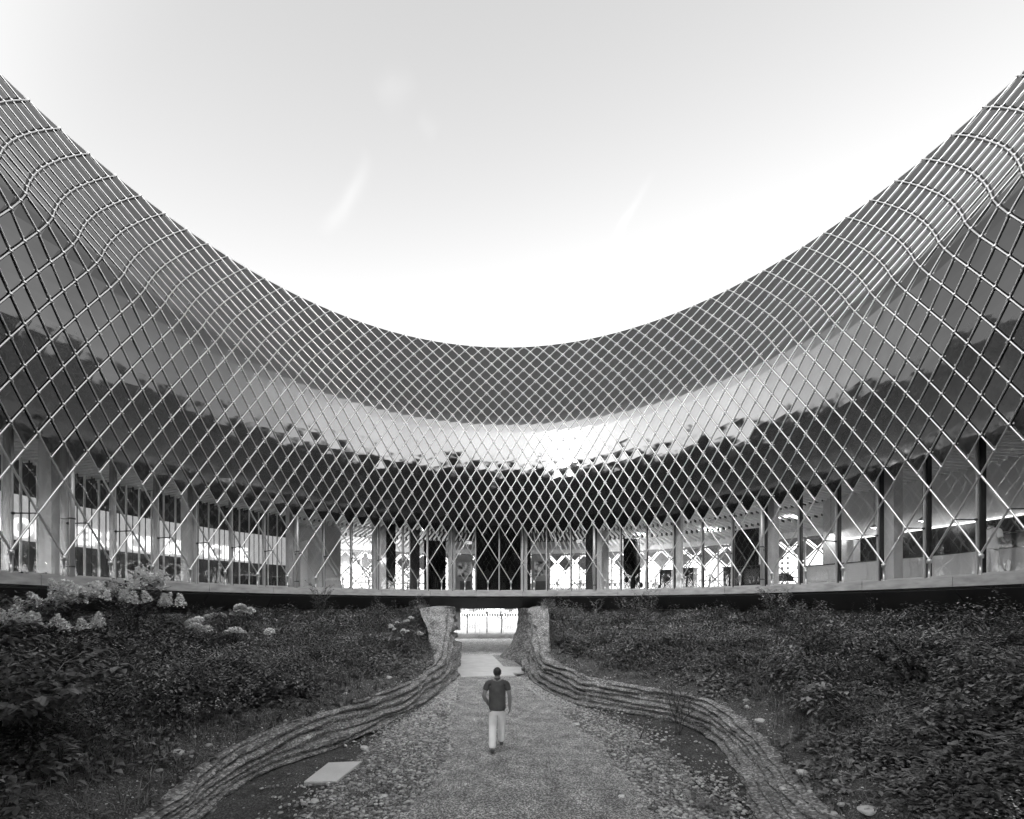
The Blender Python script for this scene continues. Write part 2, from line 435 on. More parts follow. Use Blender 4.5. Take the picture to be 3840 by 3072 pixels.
def slab(name, pts, z0, z1, m):
    b = MB(); n = len(pts)
    b.add([(p[0], p[1], z0) for p in pts] + [(p[0], p[1], z1) for p in pts],
          [tuple(range(n, 2 * n))] + [(i, (i + 1) % n, (i + 1) % n + n, i + n) for i in range(n)])
    return b.build(name, m)
def gp(pts): return [tuple(at_z(px, py)[:2]) for px, py in pts]
zH = lambda x, y: (1640 + x / 5.39, 2240 + y / 5.39)
poly = gp([zH(200, 1183), zH(1095, 1175), zH(1225, 1300), zH(1345, 1420), zH(1800, 1430), zH(1810, 1545), zH(1512, 1547), zH(1570, 1600), zH(480, 1612), zH(445, 1560), zH(200, 1560)])
tag(slab('passage_paving', poly, -0.02, 0.045, M['concrete_lt']), kind='structure')
poly = gp([(1140, 2936), (1232, 2864), (1357, 2859), (1264, 2933)])
tag(slab('paving_slab', poly, -0.05, 0.022, M['concrete_lt']), 'pale square concrete slab lying in the pebbles beside the path', 'paving slab')

# ------------------------------------------------------------------ layered earth walls and banks
WL = [(22.5, -2.35, 2.98, .5), (20.6, -2.3, 2.98, .5), (19.4, -2.2, 2.9, .5), (18.3, -2.05, 2.35, .5), (17.3, -2.0, 1.6, .48), (16, -2.08, 1.0, .42), (13.96, -2.23, .75, .38), (12.4, -2.52, .72, .36), (11.14, -2.91, .70, .36), (9.64, -3.33, .70, .36), (8.9, -3.78, .67, .36), (8.07, -4.22, .60, .40), (7.3, -4.42, .50, .45), (6.6, -4.42, .40, .5), (6.0, -4.3, .32, .5), (4, -4.1, .3, .5), (1, -3.9, .3, .5), (-0.4, -3.85, .3, .5)]
WR = [(22.5, 1.5, 2.98, .5), (20.6, 1.35, 2.98, .5), (19.3, 1.2, 2.9, .5), (18.66, 1.16, 2.6, .55), (17.4, 1.22, 1.75, .5), (15.8, 1.48, 1.05, .45), (13.4, 2.16, .86, .4), (12.5, 2.86, .78, .38), (12.07, 3.475, .73, .38), (11.5, 4.15, .70, .38), (10.9, 4.62, .70, .4), (10.05, 4.86, .66, .45), (9.2, 4.80, .52, .52), (8.2, 4.52, .40, .62), (7.2, 4.15, .33, .75), (6.0, 3.72, .30, .85), (4, 3.6, .3, .8), (1, 3.5, .3, .6), (-0.4, 3.45, .3, .5)]
def catmull(P, ds):
    P = np.array(P, float); out = []
    for i in range(len(P) - 1):
        p0 = P[max(i - 1, 0)]; p1 = P[i]; p2 = P[i + 1]; p3 = P[min(i + 2, len(P) - 1)]
        n = max(2, int(np.hypot(*(p2[:2] - p1[:2])) / ds))
        for k in range(n):
            t = k / n
            out.append(0.5 * ((2 * p1) + (-p0 + p2) * t + (2 * p0 - 5 * p1 + 4 * p2 - p3) * t * t + (-p0 + 3 * p1 - 3 * p2 + p3) * t ** 3))
    out.append(P[-1]); return np.array(out)
def earth_wall(name, W, side, label, seed):
    C = catmull([(x, y, h, o) for y, x, h, o in W], 0.033)
    XY = np.array([cw(x, y) for x, y in C[:, :2]])
    T = np.gradient(XY, axis=0); T /= np.linalg.norm(T, axis=1)[:, None]
    # smooth the direction so that cross-sections do not cross each other
    kern = np.ones(41) / 41; Tp = np.pad(T, ((20, 20), (0, 0)), 'edge')
    T = np.stack([np.convolve(Tp[:, i], kern, 'valid') for i in (0, 1)], 1); T /= np.linalg.norm(T, axis=1)[:, None]
    Nn = np.stack([T[:, 1], -T[:, 0]], 1) * (1 if side < 0 else -1)   # away from the path
    NV, NT = 80, 7; nl = 5.5
    V = []; tops = []
    s = np.concatenate([[0], np.cumsum(np.linalg.norm(np.diff(XY, axis=0), axis=1))])
    for i in range(len(C)):
        h, off = C[i, 2], C[i, 3] * 0.78
        big = min(1.0, h / 0.7); cl = 1 + 0.9 * max(0, (h - 0.8) / 2.2)
        wob = 0.10 * nz(s[i] * 0.55, seed) + 0.05 * nz(s[i] * 1.7, seed + 5)
        for k in range(NV):
            v = k / (NV - 1)
            L = v * nl + 0.75 * nz(s[i] * 0.40, v * 1.7, seed) + 0.30 * nz(s[i] * 1.5, v * 3, seed + 3) + 0.10 * nz(s[i] * 5, v * 6, seed + 9)
            fr = L - math.floor(L); li = math.floor(L)
            amp = max(0.012, 0.075 + 0.085 * nz(li * 3.7 + seed, s[i] * 0.45) + 0.03 * nz(li * 1.3, s[i] * 2.1, seed)) * cl * (0.55 + 0.45 * big)
            p = amp * 1.5 * (min(1.0, (fr / 0.45) ** 1.6) if fr < 0.8 else (1 - ((fr - 0.8) / 0.2) ** 1.3))
            f2 = (L * 2.6 + 0.8 * nz(s[i] * 0.9, v * 4, seed + 7)) % 1.0
            p += 0.022 * cl * cl * math.sin(PI * f2) ** 0.8
            p += 0.06 * cl * nz(li * 5.1, s[i] * 0.8, seed)
            h9 = v * max(h, .5)
            p += 0.030 * cl * nz(s[i] * 4.5, h9 * 7, seed) + 0.024 * nz(s[i] * 13, h9 * 15, seed + 1) + 0.018 * nz(s[i] * 27, h9 * 30, seed + 2)
            if v > 0.93: p -= 0.06 * (v - 0.93) / 0.07
            lt = min(1.0, max(0.0, (fr - 0.72) / 0.28)); vs_ = min(1.05, max(-0.05, (li + lt * lt * (3 - 2 * lt) - (L - v * nl)) / nl))
            q = off * (0.25 * v + 0.75 * vs_) - p + wob * v + 0.05
            V.append((XY[i, 0] + Nn[i, 0] * q, XY[i, 1] + Nn[i, 1] * q, -0.06 + (h + 0.06) * v))
        for k in range(1, NT + 1):
            t = k / NT; q = off + 0.04 + (0.22 + 0.9 * max(0, h - 0.9) / 2.1 * (1 if side < 0 else .35)) * t + wob
            V.append((XY[i, 0] + Nn[i, 0] * q, XY[i, 1] + Nn[i, 1] * q, h + 0.02 * math.sin(t * 3) - 0.10 * t * t + 0.035 * nz(s[i] * 4, t * 4, seed) + 0.02 * nz(s[i] * 17, t * 12, seed)))
        tops.append((XY[i, 0] + Nn[i, 0] * (off + 0.06 + 0.8 * max(0, C[i, 2] - 0.9) / 2.1 * (1 if side < 0 else .35) + wob), XY[i, 1] + Nn[i, 1] * (off + 0.06 + 0.8 * max(0, C[i, 2] - 0.9) / 2.1 * (1 if side < 0 else .35) + wob), h - 0.025))
    K = NV + NT; n = len(C)
    I = np.arange(n - 1)[:, None] * K + np.arange(K - 1)[None]
    F = np.stack([I, I + 1, I + K + 1, I + K], -1).reshape(-1, 4)
    if side > 0: F = F[:, ::-1]
    o = np_mesh(name, np.array(V), F, M['earth'], smooth=False)
    tag(o, label, 'retaining wall', 'layered earth walls along the path')
    return np.array(tops)
tops_l = earth_wall('earth_wall', WL, -1, 'layered earth wall curving along the path edge beside the round white hydrangeas', 2.0)
tops_r = earth_wall('earth_wall', WR, 1, 'layered earth wall bending sharply below the ferns, opposite the hydrangeas', 8.0)

RB = 13.42
def bank(name, tops, side, seed):
    idx = np.unique(np.linspace(0, len(tops) - 1, 170).astype(int)); T = tops[idx]
    NU = 70; V = []
    for i, (x, y, z) in enumerate(T):
        th = math.atan2(x, y - DC)
        q = ring(RB, th)
        for k in range(NU):
            u = k / (NU - 1)
            X = x + (q.x - x) * u; Y = y + (q.y - y) * u
            zt = 2.62
            f = u ** 0.85
            Z = z + (zt - z) * f
            e = min(1, u * 6) * min(1, (1 - u) * 8 + 0.3)
            Z += e * (0.16 * nz(X * 0.5, Y * 0.5, seed) + 0.07 * nz(X * 1.5, Y * 1.5, seed) + 0.03 * nz(X * 4.5, Y * 4.5, seed)) + 0.012 * nz(X * 13, Y * 13, seed)
            V.append((X, Y, Z))
    n = len(T); I = np.arange(n - 1)[:, None] * NU + np.arange(NU - 1)[None]
    F = np.stack([I, I + 1, I + NU + 1, I + NU], -1).reshape(-1, 4)
    if side > 0: F = F[:, ::-1]
    V = np.array(V)
    return tag(np_mesh(name, V, F, M['soil'], smooth=True), kind='structure'), V.reshape(n, NU, 3)
bank_l, VL = bank('planted_bank', tops_l, -1, 4.0)
bank_r, VR = bank('planted_bank', tops_r, 1, 6.0)

def bvh(objs):
    vs, fs = [], []
    for o in objs:
        k = len(vs); vs += [o.matrix_world @ v.co for v in o.data.vertices]; fs += [tuple(k + i for i in p.vertices) for p in o.data.polygons]
    return BVHTree.FromPolygons(vs, fs)
TREE = bvh([o for o in COL.objects if o.name.startswith(('planted_bank', 'earth_wall', 'gravel_path', 'ground', 'stony_verge')) and o.type == 'MESH'])
def cast(px, py):
    h = TREE.ray_cast(Vector((0, 0, EYE)), ray(px, py).normalized())
    return h[0]
def drop(x, y):
    h = TREE.ray_cast(Vector((x, y, 8)), Vector((0, 0, -1)))
    return h[0].z if h[0] is not None else 0.0

# round earth abutment standing inside the passage
def abutment():
    b = MB(); c = cw(3.0, 25.2); n = 90; NV = 50; V = []
    prof = [(3.15, -0.05), (2.85, .25), (2.55, .6), (2.3, 1.0), (2.12, 1.5), (2.02, 2.1), (1.98, 2.55), (2.02, 2.9)]
    pz = np.array([p[1] for p in prof]); pr = np.array([p[0] for p in prof])
    for i in range(NV):
        z = -0.05 + 2.95 * i / (NV - 1); r0 = float(np.interp(z, pz, pr))
        for k in range(n):
            a = 2 * PI * k / n
            r = r0 + 0.06 * nz(math.cos(a) * 3, math.sin(a) * 3, z * 2) + 0.04 * nz(math.cos(a) * 9, math.sin(a) * 9, z * 8)
            V.append((c[0] + r * math.cos(a), c[1] + r * math.sin(a), z))
    F = np.array([(i * n + k, i * n + (k + 1) % n, (i + 1) * n + (k + 1) % n, (i + 1) * n + k) for i in range(NV - 1) for k in range(n)])
    o = np_mesh('earth_abutment', np.array(V), F, M['earth_dk'], smooth=True)
    tag(o, 'dark pebbly earth abutment flaring out at its foot inside the passage', 'abutment')
abutment()

# ------------------------------------------------------------------ the ring pavilion
DT = 2 * PI / 240                                   # half a lattice column
R0 = 0.5205 * U
def row_rz(j):
    if j <= 11: r = 0.5205; z = 0.1676 + 0.02205 * j
    else:
        r = float(np.interp(j, [11, 12, 13, 25], [0.5205, 0.5245, 0.5335, 0.6976]))
        z = float(np.interp(j, [11, 12, 13, 14, 15, 17, 20, 22, 24, 25], [0.4101, 0.4312, 0.4515, 0.4725, 0.4938, 0.5373, 0.6040, 0.6507, 0.6986, 0.7224]))
    return r * U, z * U + EYE
def node(j, h):
    r, z = row_rz(j); return ring(r, h * DT + PH, z)
def nrm(j, h):                                      # surface normal towards the courtyard
    r0, z0 = row_rz(j - 1); r1, z1 = row_rz(j + 1)
    tr, tz = r1 - r0, z1 - z0; l = math.hypot(tr, tz)
    th = h * DT + PH
    return Vector((-tz / l * math.sin(th), -tz / l * math.cos(th), tr / l))

pav = thing('ring_pavilion', 'ring-shaped pavilion wrapped in a bright steel diamond lattice and mirror panels', 'pavilion', (0, DC, 0))
def part(b, name, m, smooth=False, parent=None):
    """mesh given in world coordinates, stored relative to the ring centre"""
    o = b.build(name, m, pav if parent is None else parent, smooth)
    o.data.transform(Matrix.Translation((0, -DC, 0)))
    return o

# lattice of rods
def lattice():
    b = MB()
    def rod(p, q, r): b.tube(p, q, r, n=6)
    for k in range(60):
        h0 = 4 * k
        for sgn in (1, -1):
            for j in range(-5, 0):
                rod(node(j, h0 + sgn * (j + 5)), node(j + 1, h0 + sgn * (j + 6)), 0.026)
    for j in range(0, 25):
        for h in range(240):
            if (h + j) % 2 == 1:
                rod(node(j, h), node(j + 1, h + 1), 0.0185 if j < 12 else 0.0155); rod(node(j, h), node(j + 1, h - 1), 0.0185 if j < 12 else 0.0155)
    # cast node plates
    for j in list(range(0, 26)) + [-1, -3]:
        for h in range(240):
            if j < 0:
                if not ((h % 4 == 0) if j == -1 else (h % 4 == 2)): continue
            elif (h + j) % 2 == 0: continue
            p = node(j, h); n = nrm(j, h); e1 = n.cross(Vector((0, 0, 1))).normalized(); e2 = e1.cross(n)
            vs = [p + n * 0.055]
            for a in range(8):
                rr = 0.068 if a % 2 == 0 else 0.042
                vs.append(p + (e1 * math.cos(a * PI / 4 + PI / 4) + e2 * math.sin(a * PI / 4 + PI / 4)) * rr + n * 0.012)
            vs.append(p - n * 0.05)
            fs = [(0, 1 + a, 1 + (a + 1) % 8) for a in range(8)] + [(9, 1 + (a + 1) % 8, 1 + a) for a in range(8)]
            b.add(vs, fs)
    o = part(b, 'lattice', M['rod'], True); return o
lattice()

# mirror panels: rounded diamonds held a hand's width behind the rods by four studs each
def panel_geo(j, h, b, full=True):
    ctr_n = nrm(j, h)
    corners = [node(j - 1, h), node(j, h + 1), node(j + 1, h), node(j, h - 1)] if full else [node(j - 1, h), node(j, h + 1), node(j, h - 1)]
    c = sum(corners, Vector()) / len(corners)
    if not full: corners = [corners[0], corners[1], corners[2]]
    ring_ = []; m = len(corners); sh = 0.87 if j < 12 else 0.83
    cs = [c + (p - c) * sh for p in corners]
    for i, p in enumerate(cs):
        a, d = cs[i - 1], cs[(i + 1) % m]
        for t in (0.13, 0.045): ring_.append(p + (a - p) * t + (c - p) * (0.06 if t < 0.1 else 0.0))
        for t in (0.045, 0.13): ring_.append(p + (d - p) * t + (c - p) * (0.06 if t < 0.1 else 0.0))
    tx, tz = random.gauss(0, 0.010), random.gauss(0, 0.010)
    e1 = ctr_n.cross(Vector((0, 0, 1))).normalized(); e2 = e1.cross(ctr_n)
    off = -ctr_n * 0.022
    fr = [p + off + ctr_n * ((p - c).dot(e1) * tx + (p - c).dot(e2) * tz) for p in ring_]
    bk = [p - ctr_n * 0.025 for p in fr]
    n = len(fr)
    b.add(fr + bk, [tuple(range(n)), tuple(range(2 * n - 1, n - 1, -1))] + [(i, i + n, (i + 1) % n + n, (i + 1) % n) for i in range(n)], 0)
    for i, p in enumerate(cs):                      # studs near the corners
        q = c + (p - c) * 0.87
        b.path([q + off, q - ctr_n * 0.03], 0.016, n=5, caps=True, mi=1)
        b.path([q - ctr_n * 0.045, q - ctr_n * 0.025], 0.026, n=5, caps=True, mi=1)
def panels():
    cells = [(j, h, True) for j in range(1, 25) for h in range(240) if (h + j) % 2 == 0] + [(25, h, False) for h in range(240) if (h + 25) % 2 == 0]
    def size(c):
        p = node(c[0], c[1]); d = p - Vector((0, 0, EYE))
        yc = -(-PSI) * d.x * 0 + d.y - PSI * d.x
        xc = d.x + -PSI * 0 - PSI * d.y * 0
        if d.y < 1: return 0
        px = CX + FPX * (d.x - PSI * d.y) / (d.y + PSI * d.x); py = HY - FPX * d.z / (d.y + PSI * d.x)
        if not (0 < px < 3840 and 0 < py < 3072): return 0
        return 1.0 / d.length if c[2] else 0.5 / d.length
    cells.sort(key=size, reverse=True)
    for c in cells[:100]:
        b = MB(); panel_geo(c[0], c[1], b, c[2]); part(b, 'mirror_panel', [M['panel'], M['rod']])
    b = MB()
    for c in cells[100:]: panel_geo(c[0], c[1], b, c[2])
    tag(part(b, 'mirror_panel_field', [M['panel'], M['rod']]), kind='stuff')
panels()

# dark backing, roof edge and roof
b = MB()
prof = []
for j in range(1, 26):
    r, z = row_rz(j); n = nrm(j, -PH / DT)
    prof.append((r + 0.2 * abs(n.y), z - 0.2 * n.z))
b.arc(prof, 0, 2 * PI, 120, closed=False); part(b, 'facade_backing', M['shell'])
b = MB()
r25, z25 = row_rz(25)
for h in range(0, 240, 2):
    p, q = node(25, h), node(25, h + 2); n = nrm(25, h + 1)
    b.path([p - n * 0.07, q - n * 0.07], 0.05, n=6, caps=True)
part(b, 'roof_edge', M['rod'])
b = MB(); b.arc([(r25 + 0.12, z25 - 0.06), (18.6, 21.35), (20.5, 20.9), (23.5, 17.8), (25.6, 13.5), (26.6, 9.5), (26.7, 7.75)], 0, 2 * PI, 120, closed=False)
part(b, 'roof', M['frame'])

# floor slab with pale concrete edge and dark cladding below
ZF = 3.85
b = MB(); b.arc([(12.60, ZF), (12.60, 3.50), (13.14, 2.90), (26.3, 2.90), (26.3, ZF)], 0, 2 * PI, 180); part(b, 'floor_slab', M['steel_dark'])
b = MB(); b.arc([(12.62, ZF + 0.006), (26.2, ZF + 0.006)], 0, 2 * PI, 180, closed=False); part(b, 'floor_finish', M['floor_in'])
J0 = math.atan2(*[ (lambda p: (p.x, p.y - DC))(bearing_r(1960, 12.45))][0])
for k in range(30):
    t0, t1 = J0 + k * R(12) + R(0.035), J0 + (k + 1) * R(12) - R(0.035)
    b = MB(); b.arc([(12.43, ZF), (12.43, 3.567), (12.598, 3.567), (12.598, ZF)], t0, t1, 6); part(b, 'fascia', M['concrete'])
b = MB()
for k in range(30):
    t0, t1 = J0 + k * R(12) + R(0.05), J0 + (k + 1) * R(12) - R(0.05)
    b.arc([(12.47, 3.475), (13.09, 2.86), (26.2, 2.86), (26.2, 2.898), (13.12, 2.898), (12.52, 3.498)], t0, t1, 8)
part(b, 'soffit', M['soffit'])
b = MB(); b.arc([(12.53, 3.566), (12.53, 3.49)], 0, 2 * PI, 180, closed=False); part(b, 'shadow_gap', M['black'])
tun = math.asin(2.75 / 13.4)
b = MB(); b.arc([(13.38, 1.6), (13.38, 2.858), (13.7, 2.858), (13.7, 1.6)], tun - 0.02, PI - 0.32, 100); b.arc([(13.38, 1.6), (13.38, 2.858), (13.7, 2.858), (13.7, 1.6)], -PI + 0.32, -tun - 0.02, 100)
part(b, 'plinth_wall', M['plinth'])

# V-posts, stays, mullions, glass, columns
b = MB()
p0 = Vector((0, R0, ZF)); p1 = Vector((0, R0, node(-5, 0).z - 0.02))
b.path([p0, p0 + Vector((0, 0, 0.02)), p0 + Vector((0, 0, 0.021)), p1 - Vector((0, 0, 0.1)), p1 - Vector((0, 0, 0.09)), p1, p1 + Vector((0, 0, 0.05))], [0.06, 0.06, 0.03, 0.03, 0.06, 0.065, 0.03], n=8)
post0 = b.build('lattice_post', M['rod'], pav, True)
RG = 0.553 * U; ZT = 8.3
b = MB(); b.box((0, RG, (ZF + ZT) / 2), (0.065, 0.17, ZT - ZF)); b.box((0, RG - 0.1, (ZF + ZT) / 2), (0.05, 0.05, ZT - ZF))
mull0 = b.build('mullion', M['frame'], pav)
b = MB(); b.box((0.052, RG + 0.0, (ZF + ZT) / 2), (0.04, 0.16, ZT - ZF - 0.02)); gask0 = b.build('gasket', M['frame_dk'], mull0)
zs = node(-3, 0).z
b = MB(); b.path([(0, R0 + 0.03, zs), (0, RG - 0.12, zs)], 0.018, n=6); b.path([(0, RG - 0.16, zs), (0, RG - 0.12, zs)], 0.04, n=6); stay0 = b.build('stay', M['steel_dark'], pav)
w = 2 * RG * math.sin(R(3)) - 0.07
b = MB(); b.box((0, RG * math.cos(R(3)) + 0.012, (ZF + 0.1 + ZT) / 2), (w, 0.012, ZT - ZF - 0.1)); pane0 = b.build('glass_pane', M['glass'], pav)
b = MB(); b.box((0, RG * math.cos(R(3)), ZF + 0.05), (w, 0.12, 0.1)); sill0 = b.build('base_rail', M['frame'], pav)
b = MB(); b.box((0, RG + 0.45, (ZF + ZT) / 2), (0.38, 0.42, ZT - ZF - 0.02)); col0 = b.build('column', M['concrete_lt'], pav)
def spin(o, t, first):
    if first: o.rotation_euler = (0, 0, -t); return o
    c = copy_obj(o, pav, rz=-t)
    for ch in o.children: copy_obj(ch, c)
    return c
for k in range(60):
    t = 4 * k * DT + PH
    spin(post0, t, k == 0)
    tm = (4 * k + 2) * DT + PH
    spin(mull0, tm, k == 0); spin(stay0, tm, k == 0); spin(pane0, t, k == 0); spin(sill0, t, k == 0)
tc0 = (lambda p: math.atan2(p.x, p.y - DC))(bearing_r(1965, 13.6))
for k in range(20): spin(col0, tc0 + k * R(18), k == 0)
# downpipes
b = MB(); b.path([(0, 12.84, ZF), (0, 12.84, 8.0)], 0.062, n=10)
dp0 = b.build('downpipe', M['frame'], pav, True)
b = MB()
for z in (4.15, 5.55): b.lathe([(0.078, z), (0.082, z + 0.02), (0.078, z + 0.04)], (0, 12.84, 0), 10); b.box((0, 13.02, z + 0.02), (0.03, 0.3, 0.02))
b.build('pipe_bracket', M['steel_dark'], dp0)
b = MB(); b.path([(0, 13.18, 1.6), (0, 13.18, 2.87)], 0.062, n=10); b.build('drain_spout', M['frame'], dp0, True)
for i, px in enumerate((270, 1115, 2228, 2857)):
    p = bearing_r(px, 12.84); spin(dp0, math.atan2(p.x, p.y - DC), i == 0)

# ceiling: dark void, pale radial baffles
b = MB(); b.arc([(12.95, 8.42), (25.9, 8.42)], 0, 2 * PI, 120, closed=False); part(b, 'ceiling', M['ceil_dk'])
b = MB()
for ra, rb, z, n in ((13.7, 16.7, 7.95, 400), (16.85, 19.9, 7.87, 400), (20.05, 24.3, 7.80, 400)):
    for k in range(n):
        t = 2 * PI * (k + (0.5 if ra > 16 and ra < 20 else 0)) / n
        if t > R(125) and t < R(235): continue
        p, q = ring(ra, t, z), ring(rb, t, z); c = (p + q) / 2
        b.box(c, (0.045, (q - p).length, 0.16), -t)
part(b, 'ceiling_baffles', M['slat'])
b = MB()
for rr in (16.78, 19.98):
    b.arc([(rr - 0.05, 7.98), (rr - 0.05, 8.12), (rr + 0.05, 8.12), (rr + 0.05, 7.98)], 0, 2 * PI, 120)
part(b, 'ceiling_beam', M['steel_dark'])
b = MB(); b.arc([(24.4, 7.45), (24.4, 8.4), (24.75, 8.4), (24.75, 7.45)], 0, 2 * PI, 120); part(b, 'bulkhead', M['slat'])

b = MB(); b.arc([(17.0, ZF + 0.02), (17.0, 8.3), (17.3, 8.3), (17.3, ZF + 0.02)], R(128), R(232), 60); part(b, 'core_wall', M['wall_lt'])

# outer glass wall and its own lattice
RO = 25.2
b = MB(); b.box((0, RO, (ZF + 7.6) / 2), (0.09, 0.16, 7.6 - ZF)); om0 = b.build('outer_mullion', M['frame'], pav)
w2 = 2 * RO * math.sin(R(3)) - 0.1
b = MB(); b.box((0, RO * math.cos(R(3)) + 0.02, (ZF + 7.6) / 2), (w2, 0.012, 7.6 - ZF)); og0 = b.build('outer_glass_pane', M['glass'], pav)
b = MB(); b.box((0, RO * math.cos(R(3)), 4.9), (w2, 0.07, 0.08)); b.box((0, RO * math.cos(R(3)), 7.4), (w2, 0.09, 0.14)); ot0 = b.build('outer_transom', M['frame'], pav)
ks = [k for k in range(60) if k <= 21 or k >= 39]
for i, k in enumerate(ks):
    spin(om0, (4 * k + 1) * DT + PH, i == 0); spin(og0, (4 * k + 3) * DT + PH, i == 0); spin(ot0, (4 * k + 3) * DT + PH, i == 0)
b = MB(); NO = 208; dO = 2 * PI / NO
for k in range(0, NO, 2):
    for sgn in (1, -1):
        for j in range(5):
            b.tube(ring(26.0, (k + sgn * j) * dO, 4.2 + 0.85 * j), ring(26.0, (k + sgn * (j + 1)) * dO, 4.2 + 0.85 * (j + 1)), 0.04, n=5)
part(b, 'outer_lattice', M['steel_dark'])
b = MB()
for k in range(NO):
    for j, z in ((0, 6.75), (1, 7.6)):
        if (k + j) % 2 == 0:
            c = ring(26.12, k * dO, z); e = Vector((math.cos(k * dO), -math.sin(k * dO), 0)); s = 0.8
            pts = [c + Vector((0, 0, -0.85 * s)), c + e * (26 * dO * s), c + Vector((0, 0, 0.85 * s)), c - e * (26 * dO * s)]
            nn = Vector((math.sin(k * dO), math.cos(k * dO), 0)) * 0.02
            b.add(pts + [p + nn for p in pts], [(0, 1, 2, 3), (7, 6, 5, 4), (0, 4, 5, 1), (1, 5, 6, 2), (2, 6, 7, 3), (3, 7, 4, 0)])
part(b, 'outer_panel_field', M['frame'])

# ------------------------------------------------------------------ inside the pavilion
def th_of(p): return math.atan2(p.x, p.y - DC)
def tpx(px, r): return th_of(bearing_r(px, r))
ZI = ZF + 0.012

# lit letter wall with white fins
lw = thing('letter_wall', 'long backlit panel with white capital letters behind tall white fins', 'sign')
b = MB(); b.arc([(16.5, 5.22), (16.5, 6.72), (16.62, 6.72), (16.62, 5.22)], tpx(-60, 16.5), tpx(1075, 16.5), 60)
b.build('backlit_panel', M['band'], lw)
b = MB(); b.arc([(16.7, ZI), (16.7, 8.0), (16.8, 8.0), (16.8, ZI)], tpx(-80, 16.5), tpx(1080, 16.5), 60)
b.build('back_wall', mat('dark_backdrop', 0.075, rough=0.7, var=0.5, scale=1.5), lw)
def glyph(ch):
    cu = bpy.data.curves.new('letter', 'FONT'); cu.body = ch; cu.size = 1.0; cu.extrude = 0.04; cu.offset = 0.03
    o = bpy.data.objects.new('letter', cu); COL.objects.link(o)
    dg = bpy.context.evaluated_depsgraph_get(); me = bpy.data.meshes.new_from_object(o.evaluated_get(dg))
    bpy.data.objects.remove(o); return me
def put_text(txt, r, t0, t1, z, hgt, m, parent, name='letter', wide=1.0):
    ms = [glyph(c) if c != ' ' else None for c in txt]
    ws = []
    for me in ms:
        if me is None: ws.append(0.42)
        else:
            xs = [v.co.x for v in me.vertices]; ws.append((max(xs) - min(xs)) + 0.13)
    tot = sum(ws); pos = 0.0
    for me, w_, ch in zip(ms, ws, txt):
        if me is not None:
            xs = [v.co.x for v in me.vertices]; ys = [v.co.y for v in me.vertices]; cx0 = (max(xs) + min(xs)) / 2
            t = t0 + (t1 - t0) * (pos + w_ / 2) / tot; sx = abs(t1 - t0) * r / tot
            k = hgt / 0.70
            for v in me.vertices: v.co = ((v.co.x - cx0) * sx, v.co.z * 0.4, v.co.y * k)
            me.materials.clear(); me.materials.append(m)
            o = bpy.data.objects.new(name, me); COL.objects.link(o); o.parent = parent
            o.location = ring(r, t, z); o.rotation_euler = (0, 0, -t)
        pos += w_
tE, tR = tpx(932, 16.47), tpx(277, 16.47)
put_text('WONDERS OF MEDICINE', 16.47, tR - (tE - tR) * 5.35 / 13.3, tE, 5.34, 0.60, M['letter'], lw)
fin = None
t = tpx(-60, 15.6)
b = MB(); b.box((0, 0, (ZI + 7.7) / 2), (0.05, 0.05, 7.7 - ZI)); fin0 = b.build('fin', M['fin'], lw)
b = MB(); b.box((0, 0, (ZI + 7.7) / 2), (0.022, 0.03, 7.7 - ZI)); rod0 = b.build('dark_bar', M['steel_dark'], lw)
n = int((tpx(1065, 15.6) - t) / R(1.62))
for i in range(n + 1):
    a = t + i * R(1.62)
    for o0, aa in ((fin0, a), (rod0, a + R(0.81))):
        o = o0 if i == 0 else copy_obj(o0, lw)
        o.location = ring(15.6, aa); o.rotation_euler = (0, 0, -aa)

# dark curtain and core walls
def curtain(label, r, ta, tb, z1=8.2, folds=40, amp=0.05, m=None, name='curtain', cat='curtain', group=None):
    b = MB(); n = folds * 4; vs = []
    for i in range(n + 1):
        a = ta + (tb - ta) * i / n; rr = r + amp * math.sin(i * PI / 2 + 0.3 * math.sin(i * 0.7))
        vs += [ring(rr, a, ZI), ring(rr, a, z1), ring(rr + 0.05, a, z1), ring(rr + 0.05, a, ZI)]
    fs = [(4 * i + k, 4 * i + (k + 1) % 4, 4 * i + 4 + (k + 1) % 4, 4 * i + 4 + k) for i in range(n) for k in range(4)] + [(3, 2, 1, 0), (4 * n, 4 * n + 1, 4 * n + 2, 4 * n + 3)]
    b.add(vs, fs)
    return tag(b.build(name, m or M['curtain'], None, True), label, cat, group)
curtain('black floor-to-ceiling curtain closing the two middle bays above the passage', 14.9, tpx(1784, 14.9), tpx(1956, 14.9))
curtain('black curtain drawn into a bunch beside the picture of the group', 18.2, tpx(1590, 18.2), tpx(1672, 18.2), 7.5, 14, 0.09)
curtain('black curtain drawn into a bunch left of the round-backed chairs', 18.4, tpx(2338, 18.4), tpx(2400, 18.4), 7.5, 12, 0.09)
def blockwall(name, label, cat, px0, px1, r, z0, z1, thick, m):
    o = thing(name, label, cat); b = MB()
    b.arc([(r, z0), (r, z1), (r + thick, z1), (r + thick, z0)], tpx(px0, r), tpx(px1, r), 8); b.build('panel', m, o)
    b = MB(); b.arc([(r - 0.015, z0 + 0.1), (r - 0.015, z0 + 0.16), (r - 0.004, z0 + 0.16), (r - 0.004, z0 + 0.1)], tpx(px0, r), tpx(px1, r), 8); b.build('skirting', M['steel_dark'], o)
    return o
blockwall('core_wall', 'narrow black core wall behind the tree-filled window bay', 'wall', 1448, 1484, 15.2, ZI, 8.3, 1.5, M['black'])
blockwall('core_wall', 'dark grey core wall beside the bunched curtain and the picture of the group', 'wall', 1538, 1574, 16.0, ZI, 7.8, 0.3, mat('dark_grey_wall', 0.09, rough=0.6))
